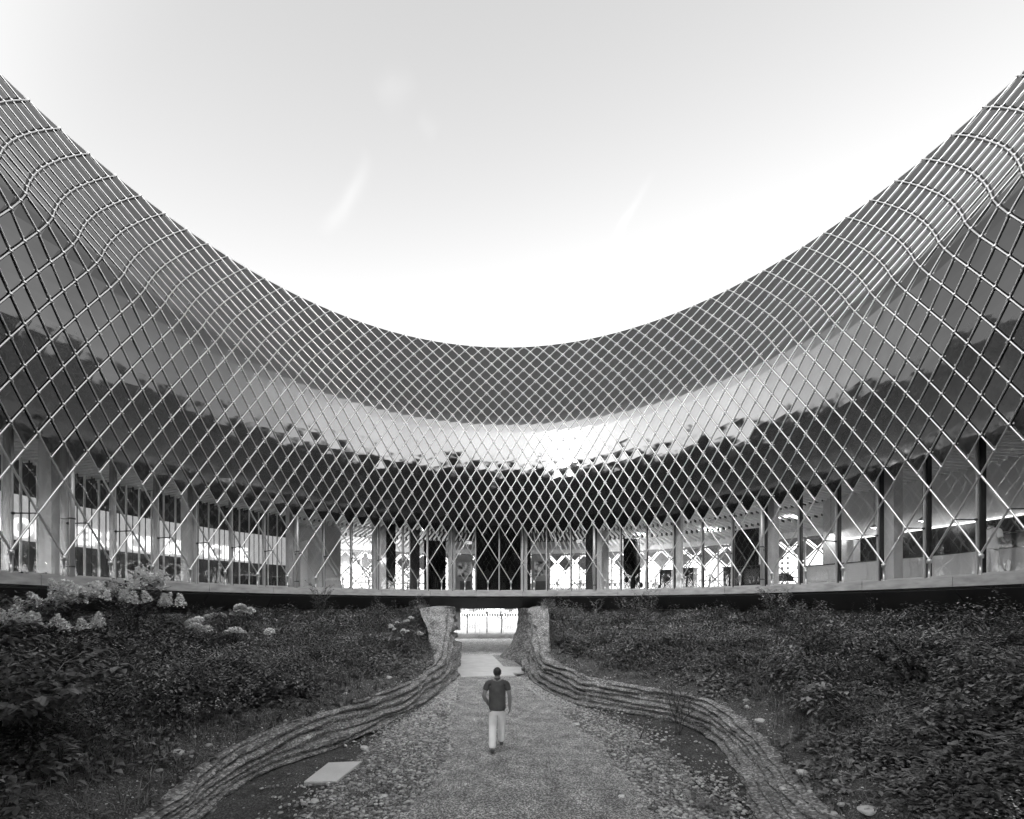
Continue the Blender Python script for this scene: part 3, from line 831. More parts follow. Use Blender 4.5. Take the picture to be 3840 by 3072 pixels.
blockwall('core_wall', 'dark grey pillar-like wall next to the slim downpipe on the cafe side', 'wall', 2196, 2222, 15.0, ZI, 7.9, 0.35, mat('charcoal_wall', 0.06, rough=0.6))
blockwall('core_wall', 'dark wall end at the edge of the picture of the white coat', 'wall', 1972, 1990, 15.4, ZI, 8.1, 0.3, M['black'])
blockwall('partition', 'mid grey partition with narrow slots at the stair side', 'wall', 1218, 1278, 17.5, ZI, 8.3, 0.2, M['wall_lt'])
blockwall('partition', 'tall pale partition closing the room behind the staircase', 'wall', 1108, 1222, 19.0, ZI, 8.3, 0.2, M['wall_lt'])
blockwall('partition', 'pale grey partition beside the charcoal wall near the cafe', 'wall', 2250, 2282, 15.4, ZI, 7.6, 0.2, M['wall_lt'])
for i in range(5):
    pass

# pictures on stands
def picture(label, px0, px1, py0, py1, r, seed, plinth):
    o = thing('display_board', label, 'display')
    d = (bearing_r((px0 + px1) / 2, r)); depth = d.y + PSI * d.x
    z1 = EYE + (HY - py0) * depth / FPX; z0 = EYE + (HY - py1) * depth / FPX
    ta, tb = tpx(px0, r), tpx(px1, r)
    b = MB(); b.arc([(r, ZI), (r, z1 + 0.5), (r + 0.08, z1 + 0.5), (r + 0.08, ZI)], ta - 0.012, tb + 0.004, 6); b.build('stand', M['wall_wh'], o)
    m = mat('picture_print', 0.45, rough=0.5, emit=0.0); nt = m.node_tree; N, L = nt.nodes, nt.links
    tc = N.new('ShaderNodeTexCoord'); n = N.new('ShaderNodeTexNoise'); n.inputs['Scale'].default_value = 3.2 + seed; n.inputs['Detail'].default_value = 6
    mp = N.new('ShaderNodeMapping'); mp.inputs['Location'].default_value = (seed * 3.3, 0, 0); L.new(tc.outputs['Object'], mp.inputs[0]); L.new(mp.outputs[0], n.inputs['Vector'])
    cr = N.new('ShaderNodeValToRGB'); cr.color_ramp.elements[0].position = 0.38; cr.color_ramp.elements[0].color = (0.06, 0.06, 0.06, 1); cr.color_ramp.elements[1].position = 0.6; cr.color_ramp.elements[1].color = (0.75, 0.75, 0.75, 1)
    L.new(n.outputs['Fac'], cr.inputs[0]); b0 = N['Principled BSDF']; L.new(cr.outputs[0], b0.inputs['Base Color'])
    L.new(cr.outputs[0], b0.inputs['Emission Color']); b0.inputs['Emission Strength'].default_value = 0.06
    b = MB(); b.arc([(r - 0.05, z0), (r - 0.05, z1), (r - 0.01, z1), (r - 0.01, z0)], ta, tb, 6); b.build('picture', m, o)
    b = MB(); tm = (ta + tb) / 2; b.box(ring(r - 0.9, tm, ZI + 0.45), (0.75, 0.45, 0.9), -tm); b.build('plinth', M['plinth'], o)
picture('lit display board showing a bright group photograph, beside the black curtain', 1715, 1769, 2108, 2163, 19.5, 0.0, True)
picture('lit display board showing a figure in white, across the curtain from the group photograph', 2004, 2059, 2106, 2160, 19.5, 1.0, True)

# escape-route signs
def exit_sign(label, px, py, r, flip):
    p = bearing_r(px, r); depth = p.y + PSI * p.x; t = th_of(p); z = EYE + (HY - py) * depth / FPX
    o = thing('exit_sign', label, 'exit sign', ring(r, t, z), -t)
    b = MB(); b.box((0, 0, 0), (0.36, 0.05, 0.18)); b.build('light_box', mat('exit_sign_light', 0.8, emit=0.22), o)
    b = MB(); s = -1 if flip else 1
    x0 = -0.08 * s
    b.add([(x0 - 0.07 * s, -0.03, 0), (x0 - 0.01 * s, -0.03, 0.045), (x0 - 0.01 * s, -0.03, -0.045), (x0 - 0.07 * s, -0.027, 0), (x0 - 0.01 * s, -0.027, 0.045), (x0 - 0.01 * s, -0.027, -0.045)], [(0, 1, 2), (5, 4, 3), (0, 3, 4, 1), (1, 4, 5, 2), (2, 5, 3, 0)])
    b.box((x0 + 0.03 * s, -0.0285, 0), (0.08, 0.003, 0.022)); b.build('arrow', M['steel_dark'], o)
    b = MB(); x1 = 0.10 * s
    b.lathe([(0.004, 0.045), (0.014, 0.058), (0.004, 0.07)], (x1, -0.029, 0), 8)
    b.tube((x1, -0.029, 0.04), (x1 + 0.01, -0.029, -0.01), 0.010); b.tube((x1 + 0.01, -0.029, -0.01), (x1 + 0.045, -0.029, -0.035), 0.008); b.tube((x1 + 0.01, -0.029, -0.01), (x1 - 0.03, -0.029, -0.055), 0.008)
    b.tube((x1, -0.029, 0.03), (x1 - 0.035, -0.029, 0.01), 0.007); b.tube((x1, -0.029, 0.03), (x1 + 0.04, -0.029, 0.02), 0.007); b.build('running_figure', M['steel_dark'], o)
    b = MB(); b.tube((0, 0, 0.09), (0, 0, 0.5), 0.01); b.build('hanger', M['steel_dark'], o)
exit_sign('small lit exit sign with arrow hanging beside the black curtain', 1760, 2036, 17.6, False)
exit_sign('small lit exit sign hanging near the slim downpipe on the cafe side', 2173, 2030, 17.6, True)

# staircase with a pale handrail
st = thing('staircase', 'pale solid staircase climbing to the right behind the glass', 'staircase')
b = MB(); ta, tb = tpx(1290, 16.6), tpx(1140, 16.6); N_ = 14
for i in range(N_):
    a0, a1 = ta + (tb - ta) * i / N_, ta + (tb - ta) * (i + 1) / N_
    b.arc([(16.0, ZI), (16.0, ZI + 0.2 * (i + 1)), (17.2, ZI + 0.2 * (i + 1)), (17.2, ZI)], a0, a1, 1)
b.build('stair_flight', M['wall_wh'], st)
b = MB(); b.path([ring(15.9, tpx(1262, 15.9), 4.75), ring(15.9, tpx(1172, 15.9), 7.1)], 0.07, n=8); b.build('handrail', M['lamp_white'] if False else M['wall_wh'], st)

# bar on the right: back wall, dark niche, light strip, counter
bar = thing('bar_counter', 'long curved bar with pale front, black back shelf and a thin light line', 'bar')
t0, t1 = tpx(3128, 16.5), R(112)
b = MB(); b.arc([(16.62, ZI), (16.62, 8.2), (16.8, 8.2), (16.8, ZI)], tpx(3085, 16.6), t1, 40); b.build('back_wall', M['wall_lt'], bar)
b = MB(); b.arc([(16.58, 4.75), (16.58, 5.93), (16.61, 5.93), (16.61, 4.75)], tpx(3200, 16.5), t1, 40); b.build('dark_niche', M['black'], bar)
b = MB(); b.arc([(16.52, 5.945), (16.52, 5.985), (16.57, 5.985), (16.57, 5.945)], tpx(3172, 16.5), t1, 40); b.build('light_strip', mat('led_strip', 0.8, emit=0.9), bar)
b = MB(); b.arc([(15.0, ZI), (15.0, 4.76), (15.3, 4.76), (15.3, ZI)], tpx(3005, 15.0), t1, 60); b.build('counter_front', M['wall_lt'], bar)
b = MB(); b.arc([(14.96, 4.765), (14.96, 4.80), (15.7, 4.80), (15.7, 4.765)], tpx(2985, 15.0), t1, 60); b.build('worktop', M['steel_dark'], bar)
b = MB(); b.arc([(16.0, 4.81), (16.0, 5.85), (16.5, 5.85), (16.5, 4.81)], tpx(3190, 16.3), tpx(3216, 16.3), 2); b.build('side_panel', M['wall_wh'], bar)
def till(px, label):
    p = bearing_r(px, 15.35); t = th_of(p)
    o = thing('till', label, 'till', ring(15.35, t, 4.802), -t)
    b = MB(); b.box((0, 0, 0.01), (0.22, 0.2, 0.02)); b.tube((0, 0, 0.02), (0, 0.03, 0.16), 0.02); b.build('stand', M['steel_dark'], o)
    b = MB(); b.box((0, 0.02, 0.24), (0.36, 0.03, 0.26), rot=Matrix.Rotation(-0.25, 3, 'X')); b.build('screen', M['black'], o)
till(3462, 'small till screen on the bar, standing by the mullion beyond the side panel')
till(3535, 'larger till screen on the bar in front of the black back shelf')
def plates(px, label):
    p = bearing_r(px, 15.4); t = th_of(p); o = thing('plate_stack', label, 'crockery', ring(15.4, t, 5.24), -t)
    for i in range(5):
        b = MB(); b.lathe([(0.05, 0), (0.13, 0.02), (0.135, 0.026), (0.05, 0.012)], (-0.5 + 0.24 * i, 0, 0.03 * (i % 3)), 12); b.build('plate', M['wall_wh'], o)
    b = MB(); b.box((0, 0.05, -0.22), (1.5, 0.5, 0.42)); b.build('coffee_machine', M['steel_dark'], o)
plates(3760, 'white plates stacked on the dark coffee machine at the bar')

# ceiling light lines
def light_line(pxa, pya, pxb, pyb, r, label):
    pa, pb = bearing_r(pxa, r), bearing_r(pxb, r + 0.4)
    za = EYE + (HY - pya) * (pa.y + PSI * pa.x) / FPX; zb = EYE + (HY - pyb) * (pb.y + PSI * pb.x) / FPX
    c = (pa + pb) / 2; zz = (za + zb) / 2
    o = thing('light_line', label, 'ceiling light', (c.x, c.y, zz), 0, 'linear ceiling lights')
    d = Vector((pb.x, pb.y, zb)) - Vector((pa.x, pa.y, za)); b = MB()
    b.path([-d / 2, d / 2], 0.03, n=6); b.build('tube', mat('light_tube', 0.8, emit=0.7), o)
    ld = bpy.data.lights.new('tube_light', 'AREA'); ld.shape = 'RECTANGLE'; ld.size = d.length; ld.size_y = 0.06; ld.energy = 110
    lo = bpy.data.objects.new('tube_light', ld); COL.objects.link(lo); lo.parent = o; lo.location = (0, 0, -0.04); lo.rotation_euler = (0, 0, math.atan2(d.y, d.x))
    b = MB(); b.path([-d / 2 + Vector((0, 0, 0.05)), d / 2 + Vector((0, 0, 0.05))], 0.035, n=4); b.build('housing', M['steel_dark'], o)
light_line(2917, 1920, 2991, 1946, 18.5, 'bright linear light on the baffles near the cafe mullions')
light_line(2393, 1987, 2418, 2010, 18.8, 'short linear light on the baffles above the round-backed chairs')
light_line(2643, 1963, 2688, 1990, 19.5, 'linear light on the baffles beside the second downpipe from the bar')

# pendant lamps
pl = None
def pendant(px, py, r, label):
    p = bearing_r(px, r); z = EYE + (HY - py) * (p.y + PSI * p.x) / FPX
    o = thing('pendant_lamp', label, 'pendant lamp', ring(r, th_of(p), z), 0, 'pendant lamps over the bar')
    b = MB(); b.tube((0, 0, 0.15), (0, 0, 8.0 - z), 0.006); b.build('cord', M['steel_dark'], o)
    b = MB(); b.lathe([(0.03, 0.16), (0.05, 0.1), (0.16, 0.01), (0.165, 0), (0.03, 0.14)], n=14); b.build('shade', M['wall_wh'], o, True)
    b = MB(); b.ico((0, 0, 0.02), (0.05, 0.05, 0.05), lumps=0, sub=1); b.build('bulb', M['lamp_white'], o)
    ld = bpy.data.lights.new('bulb_light', 'POINT'); ld.energy = 5; ld.shadow_soft_size = 0.05
    lo = bpy.data.objects.new('bulb_light', ld); COL.objects.link(lo); lo.parent = o; lo.location = (0, 0, -0.06)
pendant(3116, 2005, 16.2, 'small pendant lamp with a white shade near the pale side panel')
pendant(3278, 1981, 15.8, 'middle one of three small pendant lamps hanging above the bar')
pendant(3460, 1955, 15.6, 'small pendant lamp nearest the tills above the bar')
for i, (px, py, lab) in enumerate(((1354, 2084, 'round glowing pendant over the tree-filled window bay'), (1386, 2086, 'round glowing pendant right beside the bay column of the tree-filled window'), (2383, 2098, 'round pendant glowing behind the bunched curtain of the cafe'))):
    p = bearing_r(px, 22); z = EYE + (HY - py) * (p.y + PSI * p.x) / FPX
    o = thing('globe_lamp', lab, 'pendant lamp', ring(22, th_of(p), z))
    b = MB(); b.ico((0, 0, 0), (0.13, 0.13, 0.13), lumps=0, sub=2); b.build('globe', mat('globe_light', 0.8, emit=0.35), o, True)
    ld = bpy.data.lights.new('globe_lamp_light', 'POINT'); ld.energy = 80; ld.shadow_soft_size = 0.14
    lo = bpy.data.objects.new('globe_lamp_light', ld); COL.objects.link(lo); lo.parent = o; lo.location = (0, 0, -0.3)
    b = MB(); b.tube((0, 0, 0.12), (0, 0, 8.0 - z), 0.008); b.build('cord', M['steel_dark'], o)

# cafe furniture
def chair_proto(label):
    o = thing('shell_chair', label, 'chair', group='round-backed dark chairs by the far window')
    b = MB(); vs = []; n = 12
    for i in range(9):
        v = i / 8
        for k in range(n + 1):
            a = PI * (0.08 + 0.84 * k / n)
            rr = 0.25 + 0.04 * v; zz = 0.45 + 0.42 * v * math.sin(a) ** 0.6
            vs.append((rr * math.cos(a), -0.02 + rr * math.sin(a), zz))
    b.add(vs, [(i * (n + 1) + k, i * (n + 1) + k + 1, (i + 1) * (n + 1) + k + 1, (i + 1) * (n + 1) + k) for i in range(8) for k in range(n)])
    b.build('backrest', M['black'], o, True)
    b = MB(); b.lathe([(0.05, 0.42), (0.25, 0.43), (0.26, 0.46), (0.05, 0.47)], n=16); b.build('seat', M['black'], o, True)
    for sx, sy in ((1, 1), (1, -1), (-1, 1), (-1, -1)):
        b = MB(); b.tube((0.12 * sx, 0.12 * sy, 0.43), (0.21 * sx, 0.21 * sy, 0), 0.014, 0.01); b.build('leg', M['steel_dark'], o)
    return o
ch0 = chair_proto('dark round-backed chair at the left of the far window table')
for i, (px, r, rz, lab) in enumerate(((2397, 20.5, 0.2, None), (2434, 21.2, 2.0, 'dark round-backed chair second along the far window row'), (2452, 20.6, -0.6, 'dark round-backed chair third along the far window row'), (2468, 21.2, 1.2, 'dark round-backed chair nearest the black high counter'), (2935, 17.5, 0.4, 'dark chair by the narrow window left of the bar'), (2968, 17.8, 1.4, 'dark chair beside the bar end under the lit window'))):
    o = ch0 if i == 0 else copy_tree(ch0)
    p = bearing_r(px, r); o.location = (p.x, p.y, ZI); o.rotation_euler = (0, 0, rz - th_of(p))
    if lab: o['label'] = lab
def counter(px0, px1, r, label, h=1.1):
    o = thing('high_counter', label, 'counter')
    b = MB(); b.arc([(r, ZI), (r, ZI + h - 0.045), (r + 0.7, ZI + h - 0.045), (r + 0.7, ZI)], tpx(px0, r), tpx(px1, r), 4); b.build('body', M['black'], o)
    b = MB(); b.arc([(r - 0.06, ZI + h - 0.042), (r - 0.06, ZI + h), (r + 0.76, ZI + h), (r + 0.76, ZI + h - 0.042)], tpx(px0 - 3, r), tpx(px1 + 3, r), 4); b.build('top', M['steel_dark'], o)
counter(2473, 2517, 17.0, 'black high counter standing right of the round-backed chairs', 1.35)
counter(2556, 2600, 16.0, 'black counter with a stool beside it next to the third column', 1.3)
counter(2712, 2852, 16.2, 'long black counter in front of the dark doorway beside the bar', 1.25)
sto = None
for i, (px, lab) in enumerate(((2580, 'dark bar stool at the black counter next to the third column'), (2660, 'dark bar stool beside the long black counter'))):
    p = bearing_r(px, 15.2); o = thing('bar_stool', lab, 'stool', (p.x, p.y, ZI), 0.4, 'dark bar stools')
    b = MB(); b.lathe([(0.02, 0.72), (0.17, 0.73), (0.17, 0.76), (0.02, 0.77)], n=14); b.build('seat', M['steel_dark'], o)
    for sx, sy in ((1, 1), (1, -1), (-1, 1), (-1, -1)):
        b = MB(); b.tube((0.09 * sx, 0.09 * sy, 0.73), (0.2 * sx, 0.2 * sy, 0), 0.014); b.build('leg', M['steel_dark'], o)
    b = MB(); b.path([(0.15 * math.cos(a), 0.15 * math.sin(a), 0.3) for a in [k * PI / 6 for k in range(13)]], 0.01, n=5); b.build('foot_ring', M['steel_dark'], o)
# dark doorway screen and slatted balcony rail seen through the far glass
blockwall('dark_screen', 'wide black screen wall behind the long counter beside the bar', 'screen', 2752, 2845, 18.0, ZI, 7.3, 0.1, M['black'])
rl = thing('balcony_railing', 'black balcony railing with upright bars outside the far window', 'railing')
b = MB(); b.arc([(27.2, 4.95), (27.2, 5.0), (27.26, 5.0), (27.26, 4.95)], tpx(1985, 27.2), tpx(2210, 27.2), 20); b.build('top_rail', M['steel_dark'], rl)
ta, tb = tpx(1985, 27.2), tpx(2210, 27.2)
b = MB(); b.tube((0, 0, 2.9), (0, 0, 4.95), 0.022, n=5); bar0 = b.build('rail_bar', M['steel_dark'], rl)
for i in range(34):
    o = bar0 if i == 0 else copy_obj(bar0, rl); o.location = ring(27.23, ta + (tb - ta) * i / 33)

# ------------------------------------------------------------------ plants
def leaf_mesh(P, az, pitch, L, W, droop=0.15):
    """n leaves, each a folded six-point blade -> V, F(tri)"""
    n = len(P)
    ca, sa, cp, sp = np.cos(az), np.sin(az), np.cos(pitch), np.sin(pitch)
    d = np.stack([ca * cp, sa * cp, sp], 1); s = np.stack([-sa, ca, np.zeros(n)], 1); u = np.cross(d, s)
    L = np.broadcast_to(L, n)[:, None]; W = np.broadcast_to(W, n)[:, None]
    mid = lambda t: P + d * L * t - u * 0 - np.array([0, 0, 1]) * (droop * L * t * t)
    f = W * 0.16
    V = np.stack([mid(0.0), mid(0.35) + s * W * .5 + u * f, mid(0.72) + s * W * .34 + u * f * .7, mid(1.0), mid(0.72) - s * W * .34 + u * f * .7, mid(0.35) - s * W * .5 + u * f, mid(0.36), mid(0.72)], 1)
    tri = np.array([(0, 6, 1), (1, 6, 7), (1, 7, 2), (2, 7, 3), (0, 5, 6), (5, 7, 6), (5, 4, 7), (4, 3, 7)])
    F = (np.arange(n)[:, None, None] * 8 + tri[None]).reshape(-1, 3)
    return V.reshape(-1, 3), F
def leaf_mesh2(P, az, pitch, L, W, droop=0.2):
    n = len(P)
    ca, sa, cp, sp = np.cos(az), np.sin(az), np.cos(pitch), np.sin(pitch)
    d = np.stack([ca * cp, sa * cp, sp], 1); s = np.stack([-sa, ca, np.zeros(n)], 1); u = np.cross(d, s)
    L = np.broadcast_to(L, n)[:, None]; W = np.broadcast_to(W, n)[:, None]
    m = P + d * L * .45 + u * W * .12
    V = np.stack([P, m + s * W * .5, P + d * L - np.array([0, 0, 1]) * droop * L, m - s * W * .5], 1)
    F = (np.arange(n)[:, None, None] * 4 + np.array([(0, 1, 2), (0, 2, 3)])[None]).reshape(-1, 3)
    return V.reshape(-1, 3), F
def blade_mesh(P, az, lean, L, W):
    """arching grass blades of three segments"""
    n = len(P); d = np.stack([np.cos(az), np.sin(az), np.zeros(n)], 1); s = np.stack([-np.sin(az), np.cos(az), np.zeros(n)], 1)
    L = np.broadcast_to(L, n)[:, None]; W = np.broadcast_to(W, n)[:, None]; lean = lean[:, None]
    up = np.array([0, 0, 1.0])
    pt = lambda t: P + d * L * lean * t * t + up * L * (t - 0.55 * lean * t * t)
    V = []
    for t, w in ((0, 1), (.4, .9), (.75, .6)):
        V += [pt(t) - s * W * w * .5, pt(t) + s * W * w * .5]
    V.append(pt(1.0)); V = np.stack(V, 1)
    tri = np.array([(0, 1, 3), (0, 3, 2), (2, 3, 5), (2, 5, 4), (4, 5, 6)])
    return V.reshape(-1, 3), (np.arange(n)[:, None, None] * 7 + tri[None]).reshape(-1, 3)
def cat_mesh(parts):
    Vs, Fs, Ms, o = [], [], [], 0
    for V, F, m in parts:
        Vs.append(V); Fs.append(F + o); Ms.append(np.full(len(F), m) if np.isscalar(m) else m); o += len(V)
    return np.concatenate(Vs), np.concatenate(Fs), np.concatenate(Ms)
LEAFM = [M['leaf_a'], M['leaf_b'], M['leaf_c'], M['petal_w'], M['bark']]

def in_view(P, m=250):
    X, Y = P[:, 0], P[:, 1]; xc = X - PSI * Y; yc = Y + PSI * X
    yc_ = np.maximum(yc, 0.05); px = CX + FPX * xc / yc_; py = HY - FPX * (P[:, 2] - EYE) / yc_
    return (yc > 1.0) & (px > -m) & (px < 3840 + m) & (py < 3072 + m), np.hypot(xc, yc)
def sample_bank(G, n, rng):
    ns, nu = G.shape[:2]
    i = rng.random(n) * (ns - 1.001); k = rng.random(n) * (nu - 1.001)
    i0, k0 = i.astype(int), k.astype(int); a, b = (i - i0)[:, None], (k - k0)[:, None]
    P = G[i0, k0] * (1 - a) * (1 - b) + G[i0 + 1, k0] * a * (1 - b) + G[i0, k0 + 1] * (1 - a) * b + G[i0 + 1, k0 + 1] * a * b
    ar = np.linalg.norm(np.cross(G[i0 + 1, k0] - G[i0, k0], G[i0, k0 + 1] - G[i0, k0]), axis=1)
    w0 = np.linalg.norm(P[:, :2] - G[i0, 0][:, :2], axis=1)
    return P, ar, w0
PH6 = RNG.random((12, 3)) * 6.28
def patch(P, f, k):
    return (np.sin(P[:, 0] * f + PH6[k, 0] + 1.3 * np.sin(P[:, 1] * f * .7 + PH6[k, 1])) * np.sin(P[:, 1] * f * 1.1 + PH6[k, 2] + np.sin(P[:, 0] * f * .6)) + 1) / 2

def ground_cover(name, G, side, n_try, seed, label):
    rng = np.random.default_rng(seed)
    P, ar, w0 = sample_bank(G, n_try, rng)
    ok, dist = in_view(P)
    dens = ar / ar.max() * np.clip(9.0 / np.maximum(dist, 3.0), 0.35, 2.0)
    bare = np.clip((w0 - 0.12 - 0.8 * patch(P, 0.9, 0)) / 0.9, 0.10, 1) * np.clip(1.25 - 0.9 * patch(P, 0.55, 1) ** 3, 0.6, 1)
    keep = ok & (rng.random(n_try) < np.clip(dens * 3.0, 0, 1) * bare)
    P, w0, dist = P[keep], w0[keep], dist[keep]
    n = len(P); kind = patch(P, 0.8, 2) + 0.35 * (rng.random(n) - .5); tall = patch(P, 0.6, 3)
    parts = []
    # low broad leaves
    A = np.where((kind > 0.33) | (rng.random(n) < 0.45))[0]
    nl = 7; idx = np.repeat(A, nl); m = len(idx)
    az = rng.random(m) * 2 * PI; hh = rng.random(m) * (0.06 + 0.30 * tall[idx] * np.clip(w0[idx] / 2, .2, 1))
    rad = rng.random(m) * (0.05 + 0.10 * tall[idx])
    Q = P[idx] + np.stack([np.cos(az) * rad, np.sin(az) * rad, hh + 0.015], 1)
    L = (0.05 + 0.07 * rng.random(m)) * (0.75 + 0.6 * patch(P[idx], 1.4, 4))
    V, F = leaf_mesh2(Q, az + rng.normal(0, .5, m), rng.normal(0.12, .38, m), L, L * (0.55 + 0.3 * rng.random(m)))
    mi = np.repeat(np.clip((patch(P[idx], 1.1, 5) * 1.7 + rng.random(m) * 1.2).astype(int), 0, 2), 2)
    parts.append((V, F, mi))
    # fine grass
    B = np.where(kind <= 0.45)[0]
    nb = 9; idx = np.repeat(B, nb); m = len(idx)
    az = rng.random(m) * 2 * PI; off = rng.random(m) * 0.07
    Q = P[idx] + np.stack([np.cos(az) * off, np.sin(az) * off, np.full(m, -0.01)], 1)
    V, F = blade_mesh(Q, az + rng.normal(0, .3, m), 0.25 + 0.7 * rng.random(m), 0.14 + 0.30 * rng.random(m) * (0.4 + tall[idx]), 0.006 + 0.006 * rng.random(m))
    parts.append((V, F, np.repeat(np.clip((rng.random(m) * 3.4).astype(int), 0, 2), 5)))
    # leafy upright weeds
    C = rng.choice(n, min(n, 520), replace=False); C = C[w0[C] > 0.9]
    ns = 16; idx = np.repeat(C, ns); m = len(idx); t = np.tile(np.linspace(0.1, 1, ns), len(C)); H = (0.25 + 0.45 * rng.random(len(C))).repeat(ns)
    lean = rng.normal(0, .12, (len(C), 2)).repeat(ns, 0); az = np.tile(np.arange(ns) * 2.4, len(C)) + rng.random(m)
    Q = P[idx] + np.concatenate([lean * (t * H)[:, None], (t * H)[:, None]], 1)
    V, F = leaf_mesh2(Q, az, 0.5 - 0.3 * t + rng.normal(0, .2, m), (0.10 * (1.1 - 0.7 * t)) * (.7 + .6 * rng.random(m)), 0.028 + 0.02 * rng.random(m))
    parts.append((V, F, np.repeat((rng.random(m) * 2.2).astype(int), 2)))
    # taller bushy clumps, each with its own leaf size and tone
    CC = rng.choice(n, min(n, 190), replace=False); CC = CC[w0[CC] > 1.1]
    for c in CC:
        rad = (0.22 + 0.30 * rng.random()) * (1.0 + 0.25 * (dist[c] > 9)); H = rad * (0.9 + 0.9 * rng.random()); m = int(110 + 420 * rad)
        v = rng.normal(size=(m, 3)); v /= np.linalg.norm(v, axis=1)[:, None]; v[:, 2] = np.abs(v[:, 2]); k = (0.55 + 0.45 * rng.random(m) ** .5)[:, None]
        Q = P[c] + v * k * np.array([rad, rad, H]) * (1 + .25 * np.sin(v[:, :1] * 5 + c) * np.cos(v[:, 1:2] * 4))
        l = 0.045 + 0.07 * rng.random(); V, F = leaf_mesh2(Q, np.arctan2(v[:, 1], v[:, 0]) + rng.normal(0, .7, m), rng.normal(.1, .35, m), l * (.7 + .6 * rng.random(m)), l * (0.35 + .4 * rng.random()))
        tone = rng.integers(0, 3); parts.append((V, F, np.repeat(np.clip(tone + (rng.random(m) < .3) - (rng.random(m) < .3), 0, 2).astype(int), 2)))
    # tiny white flowers in drifts
    D = np.where((patch(P, 1.2, 6) > 0.86) & (w0 > 0.8) & (rng.random(n) < 0.30))[0]
    idx = np.repeat(D, 5); m = len(idx); az = rng.random(m) * 2 * PI
    Q = P[idx] + np.stack([rng.normal(0, .04, m), rng.normal(0, .04, m), 0.22 + 0.12 * rng.random(m)], 1)
    V, F = leaf_mesh2(Q, az, rng.normal(0, .2, m), 0.028, 0.028)
    parts.append((V, F, np.full(len(F), 3)))
    V, F, mi = cat_mesh(parts)
    tag(np_mesh(name, V, F, LEAFM, mi=mi), kind='stuff')
ground_cover('ground_cover', VL, -1, 100000, 21, '')
ground_cover('ground_cover', VR, 1, 100000, 22, '')

# shrubs
HEAD = {}
def head_mesh(kind, seed):
    rng = np.random.default_rng(seed); n = 240 if kind == 'round' else 260
    v = rng.normal(size=(n, 3)); v /= np.linalg.norm(v, axis=1)[:, None]
    if kind == 'round': v[:, 2] = np.abs(v[:, 2]) * 1.0 - 0.25; P = v * np.array([.105, .105, .085])
    else:
        z = rng.random(n) ** 1.3; r = 0.09 * (1 - z) ** 0.8 + 0.012; a = rng.random(n) * 2 * PI; k = 0.6 + 0.6 * rng.random(n)
        P = np.stack([np.cos(a) * r * k, np.sin(a) * r * k, z * 0.24], 1)
    nrm_ = P / (np.linalg.norm(P, axis=1)[:, None] + 1e-6)
    az = np.arctan2(nrm_[:, 1], nrm_[:, 0]) + rng.normal(0, 1.0, n)
    V, F = leaf_mesh2(P, az, rng.normal(0.3, .5, n), 0.040, 0.038, 0.05)
    me_o = np_mesh('flower_head', V, F, [M['petal']]); me = me_o.data; bpy.data.objects.remove(me_o); return me
